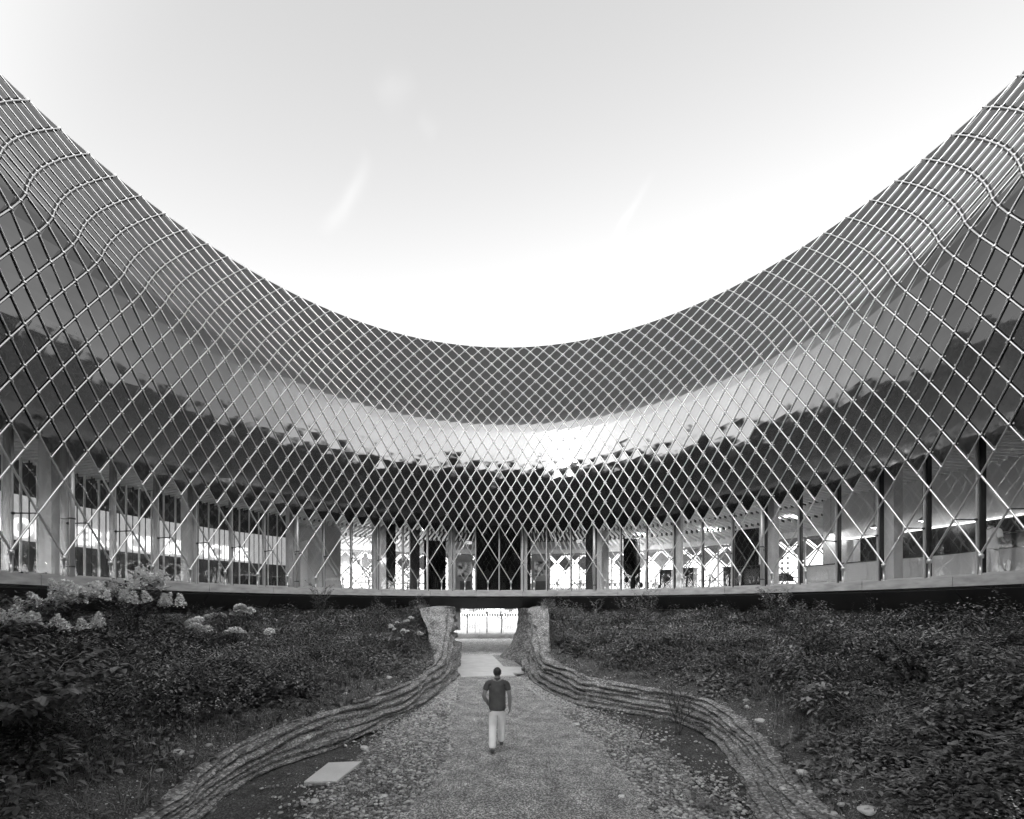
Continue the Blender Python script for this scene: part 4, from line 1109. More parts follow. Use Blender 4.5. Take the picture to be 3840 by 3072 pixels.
def shrub(name, label, cat, base, H, spread, nst, leafL, nleaf, heads=None, nheads=0, lean=(0, 0), seed=0, group=None, leafm=(0, 1), stem_r=0.012, leafw=0.5, low=0.3, bark='bark', twig=0.25, hscale=1.0, hlow=0.35):
    rng = np.random.default_rng(seed)
    o = thing(name, label, cat, tuple(base), 0, group)
    sb = MB(); tips = []; LP, LA, LPi = [], [], []
    for i in range(nst):
        a = 2 * PI * i / nst + rng.normal(0, .35); s = spread * (0.35 + 0.65 * rng.random()); h = H * (0.72 + 0.28 * rng.random())
        pts = []
        for t in np.linspace(0, 1, 7):
            pts.append(Vector((math.cos(a) * (0.05 + s * t ** 1.5) + lean[0] * t + 0.02 * rng.normal(), math.sin(a) * (0.05 + s * t ** 1.5) + lean[1] * t + 0.02 * rng.normal(), h * (t - 0.12 * t * t) / 0.88)))
        sb.path(pts, [stem_r * (1 - 0.75 * k / 6) for k in range(7)], 5)
        tips.append((pts[-1], a))
        for k in range(3, 7):
            for q in range(2):
                a2 = a + rng.normal(0, 1.2); l = twig * H * (0.4 + 0.8 * rng.random())
                p0 = pts[k]; p1 = p0 + Vector((math.cos(a2) * l, math.sin(a2) * l, l * (0.45 + 0.4 * rng.random())))
                sb.path([p0, (p0 + p1) / 2 + Vector((0, 0, .02)), p1], [stem_r * .4, stem_r * .3, stem_r * .15], 4)
                tips.append((p1, a2))
                for m_ in range(max(1, nleaf // (nst * 8))):
                    t = rng.random(); LP.append(p0 * (1 - t) + p1 * t); LA.append(a2 + rng.choice([-1, 1]) * (0.5 + rng.random())); LPi.append(rng.normal(0.15, .35))
        for m_ in range(max(1, nleaf // (nst * 4))):
            t = low + (1 - low) * rng.random(); f = t * 6; k = min(5, int(f)); p = pts[k] * (1 - f + k) + pts[k + 1] * (f - k)
            LP.append(p); LA.append(rng.random() * 6.28); LPi.append(rng.normal(0.15, .4))
    sb.build('stems', M[bark], o)
    P = np.array([tuple(p) for p in LP]); n = len(P)
    L = leafL * (0.7 + 0.6 * rng.random(n))
    V, F = leaf_mesh(P, np.array(LA), np.array(LPi), L, L * leafw * (0.8 + 0.4 * rng.random(n)), 0.25)
    mi = np.repeat(np.array(leafm)[(rng.random(n) * len(leafm)).astype(int)], 8)
    np_mesh('foliage', V, F, LEAFM[:3], parent=o, mi=mi)
    if heads:
        for k, s_ in ((heads, 5),):
            if k not in HEAD: HEAD[k] = [head_mesh(k, s_ + j) for j in range(3)]
        for j in range(nheads):
            a = j * 2.4 + rng.normal(0, .3); e = math.asin(min(1, 0.12 + 0.88 * ((j * 0.618) % 1.0)))
            k_ = 0.92 + 0.16 * rng.random(); rr = spread * 1.05 + twig * H * .6
            p = Vector((math.cos(a) * math.cos(e) * rr * k_ + lean[0], math.sin(a) * math.cos(e) * rr * k_ + lean[1], H * (hlow + (1.08 - hlow) * math.sin(e) * k_)))
            f = bpy.data.objects.new('flower_head', HEAD[heads][j % 3]); COL.objects.link(f); f.parent = o
            f.location = p; k = hscale * (0.8 + 0.45 * rng.random()); f.scale = (k, k, k * (0.9 + .3 * rng.random()))
            f.rotation_euler = (rng.normal(0, .25), rng.normal(0, .25), rng.random() * 6.28)
    return o
def sc(base, px):                                    # metres for px source pixels at that point
    return px * (base.y + PSI * base.x) / FPX
def G0(px, py):
    h = cast(px, py)
    return h if h is not None else at_z(px, py, 2.4)

b0 = G0(175, 2440); shrub('panicle_hydrangea', 'broad hydrangea with pale cone-shaped flowers at the left below the concrete edge', 'shrub', b0, sc(b0, 205), sc(b0, 150), 14, .11, 900, 'cone', 46, (-.1, 0), 3, 'flowering hydrangeas', hlow=.3)
b0 = G0(499, 2411); shrub('panicle_hydrangea', 'upright hydrangea with bare lower stems and cone-shaped flowers reaching over the concrete edge', 'shrub', b0, sc(b0, 225), sc(b0, 95), 12, .11, 700, 'cone', 36, (0.05, 0), 4, 'flowering hydrangeas', low=.55, hlow=.55)
b0 = G0(867, 2440); shrub('snowball_hydrangea', 'rounded hydrangea full of white ball-shaped flowers in front of the dark soffit', 'shrub', b0, sc(b0, 150), sc(b0, 105), 13, .11, 700, 'round', 34, (0, 0), 5, 'flowering hydrangeas')
b0 = G0(1510, 2425); shrub('snowball_hydrangea', 'small hydrangea with a few white ball flowers beside the passage mouth', 'shrub', b0, sc(b0, 105), sc(b0, 45), 8, .09, 260, 'round', 14, (.12, 0), 6, 'flowering hydrangeas', hscale=.8)
b0 = G0(1200, 2345); shrub('upright_shrub', 'dense narrow small-leaved shrub rising in front of the concrete edge', 'shrub', b0, sc(b0, 150), sc(b0, 36), 12, .055, 1100, seed=7, leafm=(0, 1), low=.1, twig=.16)
b0 = G0(1435, 2400); shrub('upright_shrub', 'thin leafy shrub standing beside the small hydrangea near the passage', 'shrub', b0, sc(b0, 165), sc(b0, 40), 6, .07, 320, seed=8, low=.25, twig=.14)
b0 = G0(20, 2330); shrub('leafy_shrub', 'dark long-leaved shrub at the left edge behind the cone-flowered hydrangea', 'shrub', b0, sc(b0, 170), sc(b0, 60), 8, .14, 300, seed=9, leafw=.35, low=.3)
b0 = G0(2240, 2325); shrub('slender_sapling', 'slender pale-stemmed sapling in front of the soffit right of the passage', 'sapling', b0, sc(b0, 78), sc(b0, 32), 4, .06, 200, seed=10, low=.35, bark='bark_lt')
b0 = G0(2350, 2330); shrub('leafy_shrub', 'loose leafy shrub overlapping the soffit just right of the slender sapling', 'shrub', b0, sc(b0, 95), sc(b0, 50), 9, .07, 520, seed=12, low=.2, leafm=(0, 1, 1))
b0 = G0(2425, 2340); shrub('leafy_shrub', 'taller loose shrub whose tip reaches the concrete edge right of the passage', 'shrub', b0, sc(b0, 125), sc(b0, 55), 9, .07, 560, seed=13, low=.2, leafm=(0, 1, 1))
b0 = G0(2905, 2350); shrub('leafy_shrub', 'bright leafy shrub next to the drain spout below the soffit', 'shrub', b0, sc(b0, 135), sc(b0, 60), 11, .085, 800, seed=14, low=.2, leafm=(1, 1, 2))
b0 = G0(3010, 2400); shrub('leafy_shrub', 'spreading broad-leaved shrub in front of the bright shrub by the drain spout', 'shrub', b0, sc(b0, 130), sc(b0, 80), 12, .09, 850, seed=15, low=.15, leafm=(0, 1, 1))
b0 = G0(3050, 2500); shrub('leafy_shrub', 'dark round-leaved shrub in the middle of the right bank', 'shrub', b0, sc(b0, 150), sc(b0, 85), 13, .075, 1000, seed=16, low=.15, leafm=(0, 0, 1), leafw=.7)
b0 = G0(3430, 2590); shrub('leaning_sapling', 'dark-trunked sapling leaning left over the right bank', 'sapling', b0, sc(b0, 170), sc(b0, 105), 6, .10, 420, lean=(-.25, .1), seed=17, low=.4, stem_r=.03, leafm=(0, 0, 1), leafw=.75)
b0 = G0(2545, 2756); shrub('young_tree', 'dark young tree standing in the pebbles in front of the layered wall', 'sapling', b0, sc(b0, 185), sc(b0, 58), 6, .045, 800, seed=18, low=.3, stem_r=.014, leafm=(0, 0, 1), leafw=.6)
for i, (px, py, h, lab) in enumerate(((3272, 2330, 115, 'whorled weed with a bare spike against the soffit'), (3640, 2320, 125, 'tallest single weed stem against the soffit at the right'), (3468, 2320, 60, 'short weed against the plinth between the two tall weeds'), (915, 2330, 110, 'thin weed stem rising behind the ball-flowered hydrangea'))):
    b0 = G0(px, py); shrub('tall_weed', lab, 'weed', b0, sc(b0, h), sc(b0, 14), 2, .07, 60, seed=30 + i, low=.25, stem_r=.006, twig=.1, leafw=.3)

# hazel at the left foreground with arching branches
def hazel(label, base, targets, seed):
    rng = np.random.default_rng(seed); o = thing('hazel_bush', label, 'shrub', tuple(base)); sb = MB(); P, A, I, LL = [], [], [], []
    for tx in targets:
        d = Vector(tx) - base; n = 14; pts = [Vector((0, 0, 0)) + d * t + Vector((0.03 * rng.normal(), 0.03 * rng.normal(), 0.34 * d.length * t * (1 - t) + .02 * rng.normal())) for t in np.linspace(0, 1, n)]
        sb.path(pts, [0.016 * (1 - .8 * k / (n - 1)) for k in range(n)], 5)
        a0 = math.atan2(d.y, d.x)
        for k in range(3, n):
            for s in (-1, 1):
                for _ in range(2):
                    P.append(pts[k] + Vector(rng.normal(0, .02, 3))); A.append(a0 + s * (0.7 + .5 * rng.random())); I.append(rng.normal(-.05, .25)); LL.append(.095 + .06 * rng.random())
            if k % 2 == 0:
                for s in (-1, 1):
                    l = .28 * (1 - k / n) + .16; a = a0 + s * .8; p1 = pts[k] + Vector((math.cos(a) * l, math.sin(a) * l, .05 + .05 * rng.random())); sb.path([pts[k], p1], [.006, .002], 4)
                    for t in np.linspace(.25, 1, 5):
                        for s2 in (-1, 1):
                            P.append(pts[k] * (1 - t) + p1 * t); A.append(a + s2 * (0.6 + .5 * rng.random())); I.append(rng.normal(-.05, .25)); LL.append(.085 + .06 * rng.random())
    sb.build('stems', M['bark_lt'], o); P = np.array([tuple(p) for p in P]); LL = np.array(LL)
    V, F = leaf_mesh(P, np.array(A), np.array(I), LL, LL * .62, .2)
    mi = np.repeat((rng.random(len(P)) * 1.9).astype(int), 8)
    np_mesh('foliage', V, F, LEAFM[:3], parent=o, mi=mi)
b0 = G0(-40, 2800)
dpt = b0.y + PSI * b0.x
hazel('arching hazel bush with large leaves at the left foreground', b0, [at_d(px, py, dpt * k) for px, py, k in ((390, 2385, 1.25), (385, 2435, 1.12), (455, 2505, 1.08), (250, 2440, 1.2), (120, 2350, 1.15), (60, 2330, 1.0), (200, 2560, .95), (30, 2450, .9), (300, 2600, .95), (-60, 2400, 1.0), (100, 2650, .85), (330, 2500, 1.3), (150, 2480, 1.05))], 40)

# ferns and rosettes
def fern(label, base, R_, nf, seed, m=1):
    rng = np.random.default_rng(seed); o = thing('fern', label, 'fern', tuple(base), 0, 'ferns on the banks')
    for i in range(nf):
        a = 2 * PI * i / nf + rng.normal(0, .25); l = R_ * (.75 + .4 * rng.random()); n = 20
        t = np.linspace(.08, 1, n); h = l * (0.75 * t - 0.55 * t * t)
        C = np.stack([np.cos(a) * l * t, np.sin(a) * l * t, h + .02], 1)
        P = np.concatenate([C, C]); az = np.concatenate([np.full(n, a + 1.25), np.full(n, a - 1.25)])
        L = np.tile(l * .26 * np.sin(np.clip(t * .95 + .12, 0, 1) * PI) ** .8 + .012, 2)
        V, F = leaf_mesh2(P, az, np.full(2 * n, .05), L, l * .055, .12)
        sv = MB(); sv.path([tuple(c) for c in C], .004, 4, False)
        V2 = np.array(sv.v); F2 = np.array([f for q in sv.f for f in ((q[0], q[1], q[2]), (q[0], q[2], q[3]))])
        V, F, mi = cat_mesh([(V, F, 0), (V2, F2, 0)])
        np_mesh('frond', V, F, [LEAFM[m]], parent=o)
for i, (px, py, r, nf, m, lab) in enumerate(((3660, 2690, 130, 9, 2, 'large light fern on the right bank'), (3800, 2800, 150, 9, 2, 'pale fern cut by the right edge below the large fern'), (2940, 2530, 75, 8, 1, 'small fern beside the round-leaved shrub on the right bank'), (3520, 2700, 85, 8, 1, 'dark fern left of the large light fern'), (310, 2560, 95, 8, 1, 'dark fern under the hazel branches on the left bank'), (590, 2350, 60, 8, 1, 'fern behind the upright hydrangea'), (2690, 3040, 70, 7, 1, 'small fern at the foot of the right layered wall'))):
    b0 = G0(px, py); fern(lab, b0, sc(b0, r), nf, 50 + i, m)
def rosette(label, base, l, seed, m=2):
    rng = np.random.default_rng(seed); o = thing('strap_leaf_plant', label, 'plant', tuple(base), 0, 'strap-leaved rosettes')
    n = 22; az = np.arange(n) * 2.4; V, F = leaf_mesh(np.zeros((n, 3)) + np.array([0, 0, .02]), az, .35 + .8 * rng.random(n), l * (.7 + .5 * rng.random(n)), l * .16, .35)
    np_mesh('foliage', V, F, [LEAFM[m]], parent=o)
for i, (px, py, l, lab) in enumerate(((3249, 2730, 72, 'strap-leaved rosette plant left of the dark fern'), (3400, 2745, 75, 'strap-leaved rosette plant between the first rosette and the dark fern'), (2640, 3040, 55, 'weak strap-leaved rosette near the foot of the right layered wall'))):
    b0 = G0(px, py); rosette(lab, b0, sc(b0, l), 60 + i)

# ------------------------------------------------------------------ stones and pebbles
def stone(label, px, py, wpx, m='stone', flat=.55, group='loose river stones'):
    h = G0(px, py); w = sc(h, wpx) / 2; b = MB(); a = random.uniform(0, 3)
    b.ico((0, 0, w * flat * .45), (w, w * random.uniform(.6, .8), w * flat), random.uniform(-.4, .4), .10, sub=3)
    o = b.build('river_stone', M[m], None, True); o.location = h; tag(o, label, 'stone', group)
STN = [(3255, 3046, 66, 'large pale egg-shaped stone at the bottom of the right bank'), (3007, 2907, 52, 'large tilted pale stone above the layered wall end'), (2849, 2707, 36, 'flat pale leaf-shaped stone on bare soil above the right wall'), (2712, 2591, 22, 'round pale stone above the bend of the right wall'), (2935, 2960, 26, 'upright pale stone wedged between the right wall ridges'), (3127, 3052, 24, 'pale stone left of the largest egg-shaped stone'), (3135, 2932, 26, 'flat stone right of the large tilted stone'), (3155, 3020, 28, 'broken pale stone above the largest egg-shaped stone'), (2977, 3063, 34, 'pale stone at the bottom edge on the right wall'), (2807, 2654, 26, 'flat pale stone just behind the right wall bend'), (2796, 2629, 20, 'small flat stone behind the right wall bend, higher up'), (3369, 2534, 14, 'small pale stone under the leaning sapling'), (3038, 2971, 20, 'flat stone below the large tilted stone'),
       (1367, 2810, 34, 'large grey stone in the left pebble margin'), (1594, 2781, 28, 'white stone by the left path edge'), (1545, 2678, 19, 'round stone at the foot of the left wall'), (1634, 2621, 15, 'stone near the passage at the foot of the left wall'), (1604, 2845, 18, 'pale stone below the white one at the left path edge'), (1460, 2544, 22, 'pale flat stone on the left bank above the wall'), (1297, 2604, 19, 'round pale stone on bare soil of the left bank'), (782, 2800, 30, 'pale oval stone on the rim of the left wall'), (662, 2833, 52, 'long flat stone on bare soil left of the wall rim'), (729, 2765, 20, 'small white stone farther back on the left bank'), (598, 2893, 28, 'flat stone left of the wall end'), (723, 2896, 22, 'stone resting on the left wall ridge near its end'), (885, 2712, 24, 'pale stone in the sparse soil of the left bank'), (1069, 2706, 17, 'round stone on the rim halfway along the left wall'),
       (2162, 2719, 24, 'grey stone in the right pebble margin level with the walker'), (2242, 2818, 14, 'small white stone by the right path edge'), (2426, 2855, 30, 'pale flat stone in the right pebble margin'), (2486, 2778, 18, 'pale stone near the young tree'), (2502, 2816, 15, 'small stone below the young tree'), (2399, 3028, 30, 'stone low in the right pebble margin'), (2496, 3042, 28, 'pale stone at the bottom of the right pebble margin'), (2330, 2990, 26, 'flat pale stone beside the right path edge at the bottom'), (1280, 2880, 24, 'pale stone touching the square slab'), (1180, 3010, 36, 'grey stone below the square slab'), (1440, 2990, 30, 'grey rounded stone in the pebbles at the bottom left of the path'), (1330, 3040, 34, 'pale rounded stone at the bottom edge left of the path')]
for i, (px, py, w, lab) in enumerate(STN): stone(lab, px, py, w, ('stone', 'stone', 'stone_b')[i % 3] if px < 2600 else 'stone')

def pebbles(name, W, side, n_try, seed):
    rng = np.random.default_rng(seed)
    a = np.array(sorted([(y, x) for y, x, h, o in W])); p = np.array([(-1.2, -1.4, 2.4), (6, -1.32, 2.39), (8.65, -1.13, 2.20), (11, -1.38, 1.85), (15.5, -1.62, 1.03), (18.1, -1.8, 0.62)])
    y = 4.4 + 13.6 * rng.random(n_try) ** 1.25; xw = np.interp(y, a[:, 0], a[:, 1]); xp = np.interp(y, p[:, 0], p[:, 1] if side < 0 else p[:, 2])
    t = rng.random(n_try) ** 1.15                      # dense at the path edge, sparse by the wall
    x = xp + (xw - xp) * (t * 1.02 - 0.06); X = x + PSI * y; Y = y - PSI * x
    d = np.abs(x - xp)
    lim = (1.1 if side < 0 else .95) + 0.5 * np.sin(y * 1.9 + 1) * .6
    keep = (rng.random(n_try) < np.where(d < lim, 1.0, np.exp(-(d - lim) * 2.2)))
    X, Y, y = X[keep], Y[keep], y[keep]; n = len(X)
    s = 0.009 + 0.030 * rng.random(n) ** 3.2
    bm = bmesh.new(); bmesh.ops.create_icosphere(bm, subdivisions=1, radius=1.0)
    bv = np.array([v.co[:] for v in bm.verts]); bf = np.array([[v.index for v in f.verts] for f in bm.faces]); bm.free()
    az = rng.random(n) * 6.28; sc3 = np.stack([s * (1 + .5 * rng.random(n)), s * (.7 + .4 * rng.random(n)), s * (.45 + .3 * rng.random(n))], 1)
    B = bv[None] * (1 + 0.12 * rng.normal(size=(n, len(bv), 1))) * sc3[:, None]
    ca, sa = np.cos(az)[:, None], np.sin(az)[:, None]
    Vx = B[..., 0] * ca - B[..., 1] * sa + X[:, None]; Vy = B[..., 0] * sa + B[..., 1] * ca + Y[:, None]; Vz = B[..., 2] + (sc3[:, 2] * .5)[:, None] - .012
    V = np.stack([Vx, Vy, Vz], -1).reshape(-1, 3); F = (np.arange(n)[:, None, None] * len(bv) + bf[None]).reshape(-1, 3)
    mi = np.repeat(rng.choice(3, n, p=[.4, .38, .22]), len(bf))
    tag(np_mesh(name, V, F, [M['stone'], M['stone_b'], M['stone_c']], mi=mi, smooth=True), kind='stuff')
pebbles('pebble_margin', WL, -1, 24000, 71)
pebbles('pebble_margin', WR, 1, 19000, 72)
# pebbles strewn on bank soil
def bank_pebbles(G, seed):
    rng = np.random.default_rng(seed); P, ar, w0 = sample_bank(G, 90000, rng); ok, dist = in_view(P, 50)
    k = ok & (rng.random(len(P)) < ar / ar.max() * 2.4 * np.exp(-w0 / 0.9)); P = P[k]; n = len(P)
    s = .010 + .02 * rng.random(n) ** 3
    az = rng.random(n) * 6.28; bv = np.array([(1, 0, 0), (0, .7, 0), (-1, 0, 0), (0, -.7, 0), (.1, .1, .6), (.6, .5, .35), (-.6, .4, .35)]); bf = np.array([(0, 5, 4), (0, 1, 5), (1, 6, 5), (5, 6, 4), (1, 2, 6), (2, 4, 6), (2, 3, 4), (3, 0, 4)])
    B = bv[None] * s[:, None, None]; ca, sa = np.cos(az)[:, None], np.sin(az)[:, None]
    V = np.stack([B[..., 0] * ca - B[..., 1] * sa + P[:, :1], B[..., 0] * sa + B[..., 1] * ca + P[:, 1:2], B[..., 2] + P[:, 2:]], -1).reshape(-1, 3)
    F = (np.arange(n)[:, None, None] * 7 + bf[None]).reshape(-1, 3)
    tag(np_mesh('bank_pebbles', V, F, [M['stone'], M['stone_b'], M['stone_c']], mi=np.repeat(rng.choice(3, n, p=[.4, .35, .25]), 8), smooth=True), kind='stuff')
bank_pebbles(VL, 81); bank_pebbles(VR, 82)
# weed tufts in the pebbles
for i, (px, py, r, lab) in enumerate(((1400, 2895, 22, 'small dark weed tuft in the pebbles left of the path'), (1345, 2990, 30, 'flat weed tuft in the pebbles under the square slab'), (1230, 3055, 55, 'spreading weed patch at the bottom left corner of the pebbles'), (1668, 2690, 26, 'weed tuft at the left path edge behind the walker'), (1440, 2960, 22, 'tiny weed tuft near the bottom of the left pebbles'), (2392, 2826, 20, 'dark weed tuft in the right pebbles'), (2500, 2880, 50, 'grassy tuft at the right edge of the pebbles'), (2590, 3000, 60, 'broad weed clump below the right layered wall'))):
    b0 = G0(px, py); shrub('weed_tuft', lab, 'weed', b0, sc(b0, r * .7), sc(b0, r), 7, .05, 70, seed=90 + i, stem_r=.003, low=.1, leafw=.4)
# marker stakes
for px, py, py1, dx, lab in ((2399, 2770, 2720, 20, 'leaning black stake in the right pebble margin'), (1965, 2532, 2506, 2, 'short black stake beside the passage paving')):
    p = at_z(px, py); q = at_d(px + dx, py1, p.y + PSI * p.x)
    o = thing('stake', lab, 'stake', tuple(p)); b = MB(); b.path([(0, 0, -.02), tuple(q - p)], .014, n=6); b.build('rod', M['black'], o); b = MB(); b.path([tuple((q - p) * .98), tuple((q - p) * 1.03)], .018, n=6); b.build('cap', M['steel_dark'], o)

# ------------------------------------------------------------------ people
def skin(name, verts, edges, radii, m, parent, sub=2, smooth=True):
    me = bpy.data.meshes.new(name); me.from_pydata(verts, edges, []); o = bpy.data.objects.new(name, me); COL.objects.link(o)
    o.modifiers.new('skin', 'SKIN').use_smooth_shade = True
    if not me.skin_vertices: me.skin_vertices.new()
    for i, r in enumerate(radii):
        sv = me.skin_vertices[0].data[i]; sv.radius = r if isinstance(r, tuple) else (r, r); sv.use_root = (i == 0)
    s = o.modifiers.new('sub', 'SUBSURF'); s.levels = sub; s.render_levels = sub
    bpy.context.view_layer.update()
    me2 = bpy.data.meshes.new_from_object(o.evaluated_get(bpy.context.evaluated_depsgraph_get()))
    bpy.data.objects.remove(o)
    me2.name = name; me2.materials.clear(); me2.materials.append(m)
    me2.polygons.foreach_set('use_smooth', [True] * len(me2.polygons))
    o = bpy.data.objects.new(name, me2); COL.objects.link(o); o.parent = parent
    return o
def graph():
    return dict(v=[], e=[], r=[])
def add_chain(g, start, pts):
    """pts: list of (pos, radius); start: index or None; returns indices"""
    prev = start; out = []
    for p, r in pts:
        g['v'].append(tuple(p)); g['r'].append(r); i = len(g['v']) - 1
        if prev is not None: g['e'].append((prev, i))
        prev = i; out.append(i)
    return out
def hand(g, wrist_i, w, d, side, curl):
    """palm, four fingers of different length and a thumb; d: forearm direction, side: +1 thumb points to +x"""
    d = Vector(d).normalized(); fwd = Vector((0, 1, 0)); s = Vector((side, 0, 0))
    acr = (fwd - d * fwd.dot(d)).normalized()          # across the palm, thumb side forward
    inn = d.cross(acr) * 1.0
    if inn.x * side < 0: inn = -inn
    w = Vector(w); palm = add_chain(g, wrist_i, [(w + d * 0.045, (.022, .036)), (w + d * 0.085, (.018, .038))])
    for k, (o_, l) in enumerate(((.028, .070), (.010, .080), (-.009, .074), (-.027, .058))):
        p0 = w + d * 0.09 + acr * o_; dirn = d
        pts = [(p0, .0095)]
        p = p0
        for q in range(3):
            dirn = (dirn + inn * curl * (0.35 + 0.25 * q)).normalized(); p = p + dirn * l / 3; pts.append((p, .0088 - .0008 * q))
        add_chain(g, palm[1], pts)
    t0 = w + d * 0.035 + acr * .03
    add_chain(g, palm[0], [(t0 + acr * .012 + d * .01, .012), (t0 + acr * .026 + d * .035 + inn * .01, .0105), (t0 + acr * .028 + d * .06 + inn * .02, .009)])
def person(label, loc, rz, shirt_m, trouser_m, pose, scale=1.0):
    P = pose; root = thing('person', label, 'person', loc, rz)
    g = graph()
    sp = add_chain(g, None, [((0, 0, .95), (.15, .105)), ((0, .0, 1.10), (.135, .095)), ((0, -.015, 1.27), (.155, .11)), ((0, -.02, 1.40), (.13, .085)), ((0, -.005, 1.485), (.058, .056)), ((0, .015, 1.535), (.055, .055)), ((0, .03, 1.585), (.066, .078)), ((0, .028, 1.645), (.073, .09)), ((0, .022, 1.695), (.05, .062))])
    add_chain(g, sp[6], [((0, .115, 1.60), .016), ((0, .13, 1.592), .012)])                    # nose
    add_chain(g, sp[6], [((0, .095, 1.545), .03)])                                             # chin
    for s in (-1, 1):
        add_chain(g, sp[6], [((s * .076, .02, 1.60), .014), ((s * .083, .008, 1.61), (.008, .018))])  # ears
    for s, key in ((-1, 'l'), (1, 'r')):
        sh, el, wr, hd = P['arm_' + key]
        a = add_chain(g, sp[3], [((s * .11, -.015, 1.42), .06), (sh, .060), ((Vector(sh) + Vector(el)) / 2, .053), (el, .046), (Vector(el).lerp(Vector(wr), .35), .047), (wr, (.030, .034))])
        hand(g, a[-1], wr, hd, -s, P.get('curl_' + key, .5))
        kn, an, to = P['leg_' + key]
        hip = (s * .09, 0, .90)
        l = add_chain(g, sp[0], [(hip, .085), (Vector(hip).lerp(Vector(kn), .5), .074), (kn, .055), (Vector(kn).lerp(Vector(an), .35), .052), (an, .036), (Vector(an) + (Vector(to) - Vector(an)) * .35 + Vector((0, 0, -.02)), .036), (to, .03)])
    skin('body', g['v'], g['e'], g['r'], M['skin'], root)
    # shirt
    g = graph(); t = add_chain(g, None, [((0, 0, .81), (.194, .14)), ((0, 0, .90), (.196, .14)), ((0, 0, 1.0), (.190, .138)), ((0, -.01, 1.15), (.190, .135)), ((0, -.018, 1.30), (.198, .135)), ((0, -.02, 1.405), (.15, .10)), ((0, -.005, 1.475), (.068, .066))])
    for s, key in ((-1, 'l'), (1, 'r')):
        sh, el, wr, hd = P['arm_' + key]; k = P.get('sleeve', .62)
        add_chain(g, t[5], [((s * .11, -.015, 1.415), .082), (Vector(sh) + Vector((s * .005, 0, 0)), .076), (Vector(sh).lerp(Vector(el), .35), .070), (Vector(sh).lerp(Vector(el), k), .072)])
    skin('shirt', g['v'], g['e'], g['r'], shirt_m, root)
    b = MB(); b.lathe([(.062, 1.455), (.074, 1.462), (.066, 1.515), (.060, 1.518), (.056, 1.47)], (0, -.002, 0), 18); b.build('collar', shirt_m, root, True)
    # trousers
    g = graph(); t = add_chain(g, None, [((0, 0, .93), (.158, .118)), ((0, 0, .875), (.165, .125))])
    for s, key in ((-1, 'l'), (1, 'r')):
        kn, an, to = P['leg_' + key]; kn, an = Vector(kn), Vector(an); hip = Vector((s * .092, 0, .82))
        add_chain(g, t[1], [(hip, .11), (hip.lerp(kn, .5), .102), (kn, .088), (kn.lerp(an, .4), .085), (kn.lerp(an, .8), .080), (kn.lerp(an, 1.0) + Vector((0, 0, -.015)), .080)])
    skin('trousers', g['v'], g['e'], g['r'], trouser_m, root)
    # shoes
    for s, key in ((-1, 'l'), (1, 'r')):
        kn, an, to = P['leg_' + key]; an, to = Vector(an), Vector(to); d = (to - an); hl = an + Vector((0, -.055, -.055))
        g = graph(); add_chain(g, None, [(hl, (.040, .045)), (hl.lerp(to, .45) + Vector((0, 0, .012)), (.043, .042)), (to, (.045, .030)), (to + (to - hl).normalized() * .06, (.035, .022))])
        skin('shoe', g['v'], g['e'], g['r'], M['shoe'], root)
    # hair: cap of short locks over the back and sides of the skull
    b = MB(); rng = np.random.default_rng(5); c = Vector((0, .02, 1.632)); vs, fs = [], []; NN, MM = 22, 28
    for i in range(NN):
        ph_ = PI * 0.78 * i / (NN - 1)
        for k in range(MM):
            a = 2 * PI * k / MM; v = Vector((math.sin(ph_) * math.cos(a), math.sin(ph_) * math.sin(a), math.cos(ph_)))
            front = max(0, v.y); lim = 1.0
            rr = 1.0 + 0.06 * nz(v.x * 5, v.y * 5, v.z * 5) + 0.10 * nz(v.x * 14, v.y * 14, v.z * 9)
            low = ph_ / (PI * .78)
            if front > .35 and low > .62: rr *= .86
            vs.append(c + Vector((v.x * .084 * rr, v.y * .100 * rr - .002, v.z * .094 * rr)))
    fs = [(i * MM + k, i * MM + (k + 1) % MM, (i + 1) * MM + (k + 1) % MM, (i + 1) * MM + k) for i in range(NN - 1) for k in range(MM)]
    b.add(vs, fs); b.build('hair', M['hair'], root, True)
    # eyes and mouth
    for s in (-1, 1):
        b = MB(); b.ico((s * .031, .108, 1.625), (.012, .007, .008), lumps=0, sub=2); b.build('eye', M['black'], root, True)
    root.scale = (scale,) * 3
    return root
walk = dict(arm_l=((-.195, -.01, 1.405), (-.285, -.05, 1.14), (-.215, .115, .965), (.35, .55, -.75)), arm_r=((.195, -.01, 1.405), (.262, -.055, 1.135), (.262, .035, .895), (-.05, .25, -1)),
            leg_l=((-.098, .0, .50), (-.092, -.285, .125), (-.088, -.155, .035)), leg_r=((.088, .20, .50), (.078, .33, .085), (.078, .475, .035)), curl_r=.55, curl_l=.8)
pp = at_z(1864, 2823); person('man walking away along the gravel path in a dark short-sleeved shirt and pale trousers', (pp.x, pp.y + .13, .012), 0.0, M['shirt'], M['trousers'], walk)
stand = dict(arm_l=((-.195, -.01, 1.405), (-.25, -.02, 1.13), (-.20, .18, 1.02), (.1, 1, -.1)), arm_r=((.195, -.01, 1.405), (.25, -.02, 1.13), (.20, .18, 1.02), (-.1, 1, -.1)),
             leg_l=((-.095, .01, .50), (-.10, -.02, .085), (-.11, .12, .035)), leg_r=((.095, .01, .50), (.10, -.02, .085), (.11, .12, .035)), sleeve=.95)
p_ = bearing_r(3716, 14.35)
person('person dressed all in white standing at the bar counter behind the glass', (p_.x, p_.y, ZI), -th_of(p_), M['fin'], M['fin'], stand)

